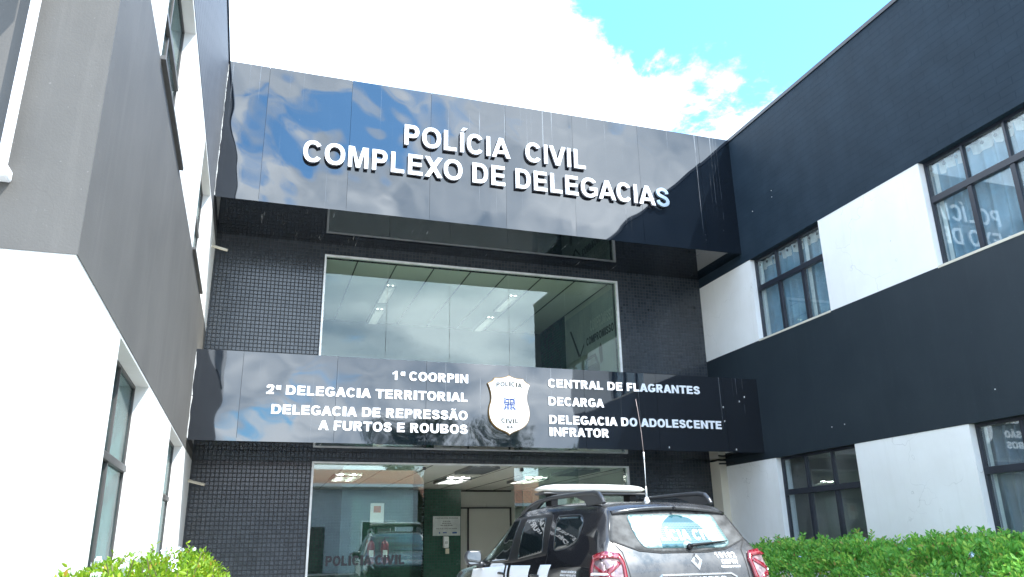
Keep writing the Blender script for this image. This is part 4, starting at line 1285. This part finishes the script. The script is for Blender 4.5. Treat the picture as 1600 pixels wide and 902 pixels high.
# rear window: tinted glass under a film of dust, clean where the wiper sweeps, with a perforated white film
def rear_glass_mat():
    t = NT('dusty_rear_glass')
    tc = t.node('ShaderNodeTexCoord'); sp = t.node('ShaderNodeSeparateXYZ'); t.link(tc.outputs['Object'], sp.inputs[0])
    x, z = sp.outputs[0], sp.outputs[2]
    dx, dz = t.math('SUBTRACT', x, 0.06), t.math('SUBTRACT', z, 1.175)
    r = t.math('SQRT', t.math('ADD', t.math('MULTIPLY', dx, dx), t.math('MULTIPLY', dz, dz)))
    wob = t.math('MULTIPLY', t.math('SUBTRACT', t.noise(t.coords(), 6, 3), 0.5), 0.05)
    clean = t.math('MULTIPLY', t.math('LESS_THAN', t.math('ADD', r, wob), 0.275), t.math('GREATER_THAN', r, 0.05))
    # perforation dots
    fx = t.math('SUBTRACT', t.math('FRACT', t.math('MULTIPLY', x, 62.0)), 0.5); fz_ = t.math('SUBTRACT', t.math('FRACT', t.math('MULTIPLY', z, 62.0)), 0.5)
    rr = t.math('ADD', t.math('MULTIPLY', fx, fx), t.math('MULTIPLY', fz_, fz_))
    hole = t.math('LESS_THAN', rr, 0.075)
    film = t.math('MULTIPLY', t.math('GREATER_THAN', z, 1.20), t.math('LESS_THAN', z, 1.385))
    f = t.noise(t.coords(), 3.5, 6, 0.6)
    dust = t.ramp(f, 0.3, (0.13, 0.22, 0.215), 0.75, (0.28, 0.36, 0.34))
    # how much of the surface is dust/film (1) or bare glass (0)
    cover_out = t.math('SUBTRACT', 0.80, t.math('MULTIPLY', t.math('MULTIPLY', hole, film), 0.25))
    cover_in = t.math('MULTIPLY', film, t.math('SUBTRACT', 0.42, t.math('MULTIPLY', hole, 0.42)))
    cov = t.math('ADD', t.math('MULTIPLY', clean, cover_in), t.math('MULTIPLY', t.math('SUBTRACT', 1.0, clean), cover_out))
    cov = t.math('MULTIPLY', cov, t.math('ADD', t.math('MULTIPLY', f, 0.5), 0.72), clamp=True)
    col = t.mix(cov, (0.02, 0.075, 0.085), dust)
    t.set(col, t.math('ADD', t.math('MULTIPLY', cov, 0.40), 0.03), 0, 0.7, ior=1.6)
    return t.m


SUR = [(-0.70, 1.235), (-0.45, 1.155), (-0.25, 1.135), (0.25, 1.135), (0.45, 1.155), (0.70, 1.235), (0.60, 1.482), (-0.60, 1.482)]
M['dusttrim'] = simple('dusty_black_trim', (0.085, 0.085, 0.082), 0.6, spec=0.15, vary=0.5, scale=9)
poly_plate('rear_window_surround', 'B', SUR, 'dusttrim', 0.02, off=0.004, thick=0.004)
GL = [(-0.44, 1.25), (-0.39, 1.165), (0.44, 1.160), (0.525, 1.195), (0.45, 1.452), (-0.47, 1.452)]
rw = poly_plate('rear_window', 'B', GL, rear_glass_mat(), 0.05, off=0.008, thick=0.004, label='rear window white with dust and a wiped arc')
v, f = fit_text('POLÍCIA CIVIL', 'black', -0.36, 0.46, 1.225, 1.318)
plate('lettering', 'B', [tuple(p) for p in v], f, 'vinyl', rw, 0.0095, 0.001, 'worn white film lettering')
strip('tailgate_seam', 'B', [(-0.70, 1.235), (-0.45, 1.148), (-0.25, 1.128), (0.25, 1.128), (0.45, 1.148), (0.70, 1.235)], 0.008, 'seam', 0.006)
for s in (-1, 1):
    strip('tailgate_seam', 'B', [(s * 0.605, 1.49), (s * 0.66, 1.36), (s * 0.70, 1.235), (s * 0.62, 1.14), (s * 0.60, 0.86), (s * 0.58, 0.72)], 0.008, 'seam', 0.003)
# spoiler lip
sl = MB(); rows = []
for k in range(21):
    x = -0.60 + 1.2 * k / 20; e = 1 - (abs(x) / 0.60) ** 6
    z = 1.535 - 0.05 * (abs(x) / 0.6) ** 2
    rows.append([(x, 0.40, z + 0.012), (x, 0.30 - 0.02 * e, z), (x, 0.275 - 0.02 * e, z - 0.010), (x, 0.28 - 0.02 * e, z - 0.032), (x, 0.34, z - 0.045), (x, 0.42, z - 0.03)])
for r_ in rows: sl.v += r_
for i in range(20):
    for k in range(6): sl.f.append((i * 6 + k, i * 6 + (k + 1) % 6, (i + 1) * 6 + (k + 1) % 6, (i + 1) * 6 + k))
sl.f.append(tuple(range(6))); sl.f.append(tuple(120 + k for k in range(6)))
spo = sl.build('spoiler', 'car', car, smooth=True)
MB().tube([(0.03, 0.262, 1.517), (0.03, 0.235, 1.512)], 0.012, 10).build('washer_nozzle', 'black', spo)
# wiper
wp = MB()
pts = []
for k in range(12):
    x = 0.06 + 0.42 * k / 11; p, n = on_shell('B', x, 1.172 + 0.034 * k / 11); pts.append(p + n * 0.026)
wp.tube(pts, [0.020] + [0.024 - 0.0015 * k for k in range(11)], 8, flat=0.6)
p, n = on_shell('B', 0.06, 1.165); wp.tube([p, p + n * 0.034], 0.026, 12)
wp.build('wiper', 'trim', car, smooth=True)


# badge: an open rhombus of chrome
def rear_pt(a, b, d):
    p, n = on_shell('B', a, b); return tuple(p + n * d)


def loop_solid(name, outer, inner, d0, d1, dm, mat, parent=None):
    mb = MB(); n = len(outer)
    for a, b in outer: mb.v.append(rear_pt(a, b, d0))
    for (a, b), (c, d) in zip(outer, inner): mb.v.append(rear_pt((a + c) / 2, (b + d) / 2, dm))
    for a, b in inner: mb.v.append(rear_pt(a, b, d1))
    for r_ in range(2):
        for i in range(n): mb.f.append((r_ * n + i, r_ * n + (i + 1) % n, (r_ + 1) * n + (i + 1) % n, (r_ + 1) * n + i))
    return mb.build(name, mat, parent or car)


bx, bz = 0.095, 1.052
loop_solid('badge', [(bx, bz + 0.074), (bx + 0.060, bz), (bx, bz - 0.074), (bx - 0.060, bz)], [(bx, bz + 0.036), (bx + 0.024, bz), (bx, bz - 0.036), (bx - 0.024, bz)], 0.003, 0.004, 0.022, 'chrome')['label'] = 'chrome rhombus badge'
bx0 = 0.03
for body, bold, x0, x1, z0, z1 in (('10102', 'black', 0.315, 0.535, 1.072, 1.122), ('DEPIN', 'black', 0.355, 0.525, 1.022, 1.062), ('POLÍCIA DO INTERIOR', 'black', 0.335, 0.54, 0.992, 1.010)):
    for word, v, f in fit_words(body, bold, x0, x1, z0, z1, -0.25 if body == '10102' else 0):
        plate('lettering', 'B', [tuple(p) for p in v], f, 'vinyl', None, 0.003, 0.001, 'white lettering reading ' + word)
# chrome garnish over the number plate
hb = [(-0.34, 0.80), (-0.34, 0.925), (-0.30, 0.955), (0.42, 0.955), (0.47, 0.925), (0.49, 0.80)]
hi = [(-0.325, 0.80), (-0.325, 0.915), (-0.292, 0.938), (0.412, 0.938), (0.455, 0.915), (0.472, 0.80)]
loop_solid('tailgate_garnish', hb, hi, 0.002, 0.006, 0.016, 'chrome')
v, f = fit_text('DUSTER', 'black', -0.05, 0.36, 0.885, 0.925)
plate('lettering', 'B', [tuple(p) for p in v], f, 'chrome', None, 0.004, 0.003, 'spaced chrome lettering on the tailgate')
pb = poly_plate('number_plate', 'B', [(-0.2, 0.72), (-0.2, 0.84), (0.2, 0.84), (0.2, 0.72)], 'vinyl', 0.01, off=0.008)


# tail lights wrap round the rear corners: radial plates seen from behind-outside
def lamp_pt(s, a, b, d):
    """a runs from 0 (inner edge on the tailgate) to 1 (outer edge on the flank), b height"""
    th = R(2 + a * 42)
    o = Vector((s * (0.63 + 0.02 * a + 3 * math.sin(th)), 0.42 - 3 * math.cos(th), b)); dr = Vector((-s * math.sin(th), math.cos(th), 0))
    h = BVH.ray_cast(o, dr)
    p, n = h[0], h[1]
    if n.dot(dr) > 0: n = -n
    return p + n * d


def lamp_plate(name, s, poly, mat, off, thick, parent, holes=()):
    v, f = flat_mesh(poly, holes, 0.06)
    mb = MB(); mb.v = [tuple(lamp_pt(s, a, b, off)) for a, b in v]; mb.f = list(f)
    me = bpy.data.meshes.new(name); me.from_pydata(mb.v, [], mb.f)
    bm = bmesh.new(); bm.from_mesh(me); bmesh.ops.recalc_face_normals(bm, faces=bm.faces)
    if sum((g.normal.y - s * g.normal.x * .7) * g.calc_area() for g in bm.faces) > 0: bmesh.ops.reverse_faces(bm, faces=bm.faces)
    bm.to_mesh(me); bm.free()
    o = link(name, me, mat, parent, True)
    q = o.modifiers.new('thickness', 'SOLIDIFY'); q.thickness = thick; q.offset = -1
    return o


for s in (-1, 1):
    outer = rounded([(0.10, 1.120), (0.55, 1.135), (0.92, 1.105), (1.0, 1.02), (0.97, 0.84), (0.60, 0.80), (0.20, 0.80), (0.02, 0.90), (0.0, 1.06)], 0.03)
    c = np.array([0.48, 0.965])
    inner = [tuple(c + (np.array(p) - c) * np.array([0.80, 0.72])) for p in outer]
    tl = lamp_plate('tail_light', s, outer, 'redlens', 0.030, 0.034, car, [inner])
    lamp_plate('reflector', s, inner, 'clearlens', 0.020, 0.02, tl)
    for poly in ([(0.12, 1.04), (0.22, 1.06), (0.60, 0.985), (0.52, 0.955)], [(0.12, 0.885), (0.22, 0.865), (0.60, 0.945), (0.52, 0.975)], [(0.56, 0.985), (0.86, 1.045), (0.86, 1.015), (0.62, 0.963)], [(0.56, 0.945), (0.86, 0.885), (0.86, 0.915), (0.62, 0.967)]):
        lamp_plate('light_guide', s, poly, 'redlens', 0.026, 0.008, tl)
    lamp_plate('light_strip', s, [(0.50, 0.957), (0.95, 0.957), (0.95, 0.974), (0.50, 0.974)], 'vinyl', 0.031, 0.006, tl)
    lamp_plate('light_rim', s, [tuple(c + (np.array(p) - c) * np.array([0.92, 0.88])) for p in outer], 'pinklens', 0.0305, 0.002, tl, [[tuple(c + (np.array(p) - c) * np.array([0.86, 0.80])) for p in outer]])

# light bar with feet
lb = MB(); rows = []
for k in range(25):
    u = -1 + 2 * k / 24; x = 0.63 * u; e = (1 - abs(u) ** 8) ** 0.5 if abs(u) < 1 else 0.0
    e = max(e, 0.25); row = []
    for a in range(20):
        th = 2 * math.pi * a / 20; cy, cz = math.cos(th), math.sin(th)
        sgn_ = lambda q, p_: math.copysign(abs(q) ** p_, q)
        row.append((x, 1.78 + 0.145 * sgn_(cy, .6) * (0.55 + .45 * e), 1.778 + 0.046 * sgn_(cz, .7) * e + 0.010 * (1 - u * u)))
    rows.append(row)
for r_ in rows: lb.v += r_
for i in range(24):
    for k in range(20): lb.f.append((i * 20 + k, i * 20 + (k + 1) % 20, (i + 1) * 20 + (k + 1) % 20, (i + 1) * 20 + k))
lb.f.append(tuple(range(20))); lb.f.append(tuple(480 + k for k in range(20)))
M['barlens'] = NT('pale_light_bar_lens').set((0.80, 0.77, 0.68), 0.14, 0, 0.6, coat=0.8)
lbo = lb.build('light_bar', 'barlens', car, smooth=True)
MB().box(-0.62, 0.62, 1.66, 1.90, 1.722, 1.742).build('base_rail', 'greyframe', lbo, bevel=0.006)
for fx in (-0.52, 0.44): MB().box(fx, fx + 0.08, 1.70, 1.84, 1.60, 1.7215).build('foot', 'trim', lbo, bevel=0.006)
# antenna
an = MB().tube([(-0.02, 0.62, 1.575), (-0.02, 0.62, 1.605), (-0.02, 0.62, 1.63)], [0.036, 0.024, 0.014], 14)
an.tube([(-0.02, 0.62, 1.631), (-0.019, 0.62, 1.73)], [0.010, 0.007], 8).tube([(-0.019, 0.62, 1.7305), (-0.017, 0.62, 2.0)], 0.0035, 8)
ano = an.build('antenna', 'alu', car, smooth=True)
MB().tube([(-0.017, 0.62, 1.985), (-0.019, 0.62, 2.055)], 0.007, 8).build('coil', 'vinyl', ano, smooth=True)
MB().tube([(-0.019, 0.62, 2.055), (-0.030, 0.62, 2.25), (-0.048, 0.625, 2.45), (-0.062, 0.63, 2.575)], [0.0032, 0.003, 0.0026, 0.0022], 6).build('whip', simple('rusty_whip', (0.42, 0.33, 0.30), 0.4, 0.3), ano, smooth=True)
# bumper and wheels
poly_plate('rear_bumper', 'B', [(-0.66, 0.42), (-0.66, 0.66), (0.66, 0.66), (0.66, 0.42)], 'trim', 0.03, off=0.02, thick=0.02)
for s in (-1, 1):
    for y_ in (0.82, 3.49):
        ty = MB(); prof = [(0.2, -0.09), (0.30, -0.10), (0.325, -0.08), (0.33, 0.0), (0.325, 0.08), (0.30, 0.10), (0.2, 0.09)]
        for a in range(36):
            th = 2 * math.pi * a / 36
            for r_, w_ in prof: ty.v.append((s * 0.80 + w_, y_ + r_ * math.cos(th), 0.33 + 0.1 + r_ * math.sin(th)))
        m_ = len(prof)
        for a in range(36):
            for k in range(m_): ty.f.append((a * m_ + k, a * m_ + (k + 1) % m_, ((a + 1) % 36) * m_ + (k + 1) % m_, ((a + 1) % 36) * m_ + k))
        wh = ty.build('wheel', 'rubber', car, smooth=True)
        rm = MB(); rm.tube([(s * 0.76, y_, 0.43), (s * 0.885, y_, 0.43)], 0.05, 12)
        for k in range(5):
            th = 2 * math.pi * k / 5
            rm.tube([(s * 0.87, y_ + 0.04 * math.cos(th), 0.43 + 0.04 * math.sin(th)), (s * 0.875, y_ + 0.20 * math.cos(th), 0.43 + 0.20 * math.sin(th))], 0.022, 6)
        rm.build('rim', 'greyframe', wh)


# ================================================================== HEDGES
def leaves_mesh(name, P, D, size, mat, parent, width=0.45, fold=0.25):
    """one folded leaf (two triangles and a tip) at every point P pointing along D"""
    n = len(P)
    D = D / np.linalg.norm(D, axis=1, keepdims=True)
    r = rng.normal(size=(n, 3)); sd = np.cross(D, r); sd /= np.linalg.norm(sd, axis=1, keepdims=True) + 1e-9
    up_ = np.cross(sd, D)
    L = size[:, None]
    v = np.empty((n, 6, 3))
    v[:, 0] = P
    v[:, 1] = P + D * L * 0.40 + sd * L * width * 0.5 + up_ * L * fold * 0.35
    v[:, 2] = P + D * L * 0.72 + sd * L * width * 0.36 + up_ * L * fold * 0.3
    v[:, 3] = P + D * L - up_ * L * 0.06
    v[:, 4] = P + D * L * 0.72 - sd * L * width * 0.36 + up_ * L * fold * 0.3
    v[:, 5] = P + D * L * 0.40 - sd * L * width * 0.5 + up_ * L * fold * 0.35
    base = (np.arange(n) * 6)[:, None]
    f = np.concatenate([base + np.array([[0, 1, 2, 3]]), base + np.array([[0, 3, 4, 5]])], 1).reshape(-1)
    me = bpy.data.meshes.new(name)
    me.vertices.add(n * 6); me.vertices.foreach_set('co', v.reshape(-1))
    me.loops.add(n * 8); me.loops.foreach_set('vertex_index', f)
    me.polygons.add(n * 2); me.polygons.foreach_set('loop_start', np.arange(n * 2) * 4); me.polygons.foreach_set('loop_total', np.full(n * 2, 4))
    me.update(calc_edges=True)
    return link(name, me, mat, parent)


def flower_cluster(parent, c, r, mat):
    mb = MB()
    for k in range(9):
        d = Vector((random.gauss(0, 1), random.gauss(0, 1), random.gauss(0.5, .8))).normalized()
        p = Vector(c) + d * r * random.uniform(0.5, 1)
        u = d.orthogonal().normalized(); w = d.cross(u); s_ = r * 0.42
        for q in range(5):
            a = 2 * math.pi * q / 5
            e = u * math.cos(a) + w * math.sin(a); g = u * -math.sin(a) + w * math.cos(a)
            mb.quad(tuple(p), tuple(p + e * s_ * .6 + g * s_ * .38), tuple(p + e * s_ + d * s_ * .15), tuple(p + e * s_ * .6 - g * s_ * .38))
    me = bpy.data.meshes.new('flower'); me.from_pydata(mb.v, [], mb.f)
    return link('flower', me, mat, parent)


def hedge(label, x0, x1, y0, y1, top, n, leafmat, nfl, flmat, size, sprigs, lum=1.0):
    o = thing('hedge', label, 'hedge', ((x0 + x1) / 2, (y0 + y1) / 2, 0.1))
    ox, oy, oz = o.location
    Ps, Ds = [], []

    def toph(x, y):
        return top + 0.10 * noise.noise((x * 1.1, y * 1.1, x0)) + 0.07 * noise.noise((x * 3.1, y * 3.1, 4)) + 0.04 * noise.noise((x * 7, y * 7, 9))
    cnt = 0
    while cnt < n:
        x, y = random.uniform(x0, x1), random.uniform(y0, y1)
        h = toph(x, y)
        e = min(x - x0, x1 - x, y - y0, y1 - y)
        h *= min(1.0, 0.78 + 0.9 * e)
        z = h - random.expovariate(1 / 0.16) if random.random() < 0.55 else random.uniform(0.25, h)
        if z < 0.2: continue
        if e > 0.30 and h - z > 0.30: continue
        # clumps leave gaps between sprays
        if noise.noise((x * 5.5, y * 5.5, z * 5.5)) < (-0.12 if x0 > 3 else -0.3): continue
        c = Vector(((x - (x0 + x1) / 2) * 0.8, (y - (y0 + y1) / 2) * 0.25, (z - 0.5) * 1.2 + 0.5)).normalized()
        d = c + Vector((random.gauss(0, .7), random.gauss(0, .7), random.gauss(0.15, .6)))
        Ps.append((x - ox, y - oy, z - oz)); Ds.append(tuple(d)); cnt += 1
    st = MB()
    for k in range(sprigs):
        x, y = random.uniform(x0 + .05, x1 - .05), random.uniform(y0, y1)
        e = min(x - x0, x1 - x, y - y0, y1 - y)
        h = toph(x, y) * min(1.0, 0.78 + 0.9 * e)
        L = random.uniform(0.06, 0.20 if x0 > 3 else 0.13); lean = Vector((random.gauss(0, .35), random.gauss(0, .35), 1)).normalized()
        b = Vector((x - ox, y - oy, h - 0.06 - oz))
        st.tube([b, b + lean * L], 0.0028, 4)
        for q in range(int(L / 0.012)):
            p = b + lean * (0.03 + q * 0.012)
            a = q * 2.4; d = Vector((math.cos(a), math.sin(a), 0.75))
            Ps.append(tuple(p)); Ds.append(tuple(d))
    for k in range(40):
        x, y = random.uniform(x0 + .1, x1 - .1), random.uniform(y0 + .1, y1 - .1)
        st.tube([(x - ox, y - oy, 0), (x - ox + random.gauss(0, .08), y - oy + random.gauss(0, .08), 0.8)], [0.012, 0.006], 5)
    so_ = st.build('stem', simple('green_brown_stem', (0.12, 0.11, 0.04), 0.7), o)
    so_['kind'] = 'stuff'
    P_, D_ = np.array(Ps), np.array(Ds)
    leaves_mesh('foliage', P_, D_, rng.uniform(0.7, 1.25, len(P_)) * size, leafmat, o)
    for k in range(nfl):
        x, y = random.uniform(x0 + .02, x1 - .05), random.uniform(y0 + .05, y1 - .05)
        if random.random() < 0.5: x = x0 + random.uniform(-0.03, 0.05) if x0 > 3 else x1 - random.uniform(-0.03, 0.1)
        e = max(0.0, min(x - x0, x1 - x, y - y0, y1 - y))
        h = toph(x, y) * min(1.0, 0.78 + 0.9 * e)
        z = h + 0.01 if e > 0.06 else h - random.uniform(0, 0.3)
        flower_cluster(o, (x - ox, y - oy, z - oz), random.uniform(0.022, 0.040), flmat)
    return o


M['leaf'] = leaf_mat('green_leaf', (0.11, 0.33, 0.055), (0.25, 0.58, 0.10), (0.50, 0.70, 0.12), 0.5)
M['leaf2'] = leaf_mat('yellow_green_leaf', (0.10, 0.22, 0.008), (0.20, 0.33, 0.012), (0.32, 0.41, 0.02), 0.4)
M['petal'] = simple('pale_blue_petal', (0.50, 0.62, 0.85), 0.6, vary=0.08)
M['petal_white'] = simple('white_petal', (0.80, 0.82, 0.86), 0.6, vary=0.05)
hedge('green flowering hedge in the shade of the right wing', 6.75, 8.6, 3.9, 11.6, 1.14, 52000, M['leaf'], 34, M['petal'], 0.062, 420)
hedge('sunlit flowering hedge along the left wing wall', -0.90, 0.02, 3.1, 6.6, 1.14, 38000, M['leaf2'], 75, M['petal_white'], 0.028, 90)


# ================================================================== ACROSS THE STREET (seen in the glass)
rooftile = brick_mat('terracotta_roof_tile', (0.34, 0.12, 0.06), (0.42, 0.17, 0.09), (0.14, 0.05, 0.03), 'XYZ', 0.22, 0.35, 0.03, 0.0, 0.8, 0.02, 0.3)


def house(label, x0, x1, yf, yb, hw, hr, wallmat, wins, door):
    o = thing('house', label, 'house', ((x0 + x1) / 2, yf, 0.12))
    ox, oy, oz = (x0 + x1) / 2, yf, 0.12

    def B(mb, name, mat, par=None):
        mb.v = [(p[0] - ox, p[1] - oy, p[2] - oz) for p in mb.v]; return mb.build(name, mat, par or o)
    B(MB().box(x0, x1, yb, yf, 0.12, hw), 'wall', wallmat)
    ym = (yf + yb) / 2
    r = MB(); e = 0.45
    r.prism([(yf + e, hw - 0.05), (ym, hw + hr), (yb - e, hw - 0.05), (yb - e, hw + 0.08), (ym, hw + hr + 0.14), (yf + e, hw + 0.08)], lambda a, c, d: (d, a, c), x0 - e, x1 + e)
    B(r, 'roof', rooftile)
    B(MB().box(x0 - e, x1 + e, yf + e, yf + e + 0.06, hw - 0.06, hw + 0.10), 'fascia_board', 'vinyl')
    for (a, b, c, d) in wins:
        w_ = MB(); w_.box(a, a + .07, yf, yf + .06, c, d).box(b - .07, b, yf, yf + .06, c, d).box(a + .07, b - .07, yf, yf + .06, c, c + .07).box(a + .07, b - .07, yf, yf + .06, d - .07, d)
        f_ = B(w_, 'window', 'vinyl'); B(MB().box(a + .07, b - .07, yf + .005, yf + .02, c + .07, d - .07), 'pane', 'carglass', f_)
    a, b, d = door
    B(MB().box(a, b, yf + 0.001, yf + .05, 0.12, d), 'door', 'greyframe')
    return o


house('pale blue rendered house with terracotta roof across the street', -2.0, 8.5, -13.5, -20, 4.3, 1.0, wall_paint('pale_blue_render', (0.52, 0.57, 0.62), (0.40, 0.43, 0.46), 0.85), [(-1, .6, 1.3, 2.6), (5.6, 7.4, 1.3, 2.6)], (2.8, 3.8, 2.3))
house('cream single storey house with low tiled roof across the street', 9.2, 15.5, -12.9, -19, 3.3, 1.4, wall_paint('cream_render', (0.62, 0.56, 0.44), (0.5, 0.44, 0.35), 0.85), [(10.2, 11.6, 1.2, 2.4), (13.4, 14.8, 1.2, 2.4)], (12.1, 13.0, 2.3))
house('white house with terracotta roof at the far right across the street', 16.5, 26, -14, -21, 3.6, 1.5, wall_paint('white_render', (0.7, 0.7, 0.67), (0.55, 0.55, 0.52), 0.85), [(18, 19.6, 1.2, 2.4), (22.5, 24, 1.2, 2.4)], (20.5, 21.4, 2.3))

M['treeleaf'] = leaf_mat('dark_tree_leaf', (0.018, 0.05, 0.012), (0.035, 0.085, 0.018), (0.06, 0.12, 0.02), 0.25)
bark = simple('tree_bark', (0.13, 0.10, 0.07), 0.9, vary=0.4, scale=12)


def tree(label, x, y, h, r, n):
    o = thing('tree', label, 'tree', (x, y, 0.1))
    tk = MB(); tk.tube([(0, 0, 0), (0.05, 0, h * .25), (0.0, 0.1, h * .5)], [0.22, 0.17, 0.12], 10)
    cl = []
    for k in range(16):
        a = random.uniform(0, 6.28); q = r * random.uniform(.25, .75); z = h * random.uniform(.48, .9)
        c = (q * math.cos(a), q * math.sin(a), z); cl.append((c, r * random.uniform(.28, .48)))
        tk.tube([(0.02, 0.05, h * random.uniform(.28, .5)), (c[0] * .5, c[1] * .5, z * .82), c], [0.07, 0.045, 0.015], 6)
    tk.build('trunk', bark, o)
    P_ = []; D_ = []
    for k in range(n):
        c, rr = random.choice(cl); d = Vector((random.gauss(0, 1), random.gauss(0, 1), random.gauss(0, .8))).normalized()
        P_.append(tuple(Vector(c) + d * rr * random.uniform(.45, 1.0))); D_.append((d.x + random.gauss(0, .6), d.y + random.gauss(0, .6), d.z - .2 + random.gauss(0, .5)))
    leaves_mesh('crown', np.array(P_), np.array(D_), rng.uniform(.14, .26, n), M['treeleaf'], o, 0.5)


tree('tall dark tree rising behind the gap between the pale blue and cream houses', 9.6, -22.5, 9.0, 2.8, 5200)
tree('broad tree behind the cream house', 14.0, -23.5, 9.5, 3.4, 5600)
tree('round tree standing on the far pavement left of the white house', 16.6, -11.6, 6.5, 2.2, 4200)
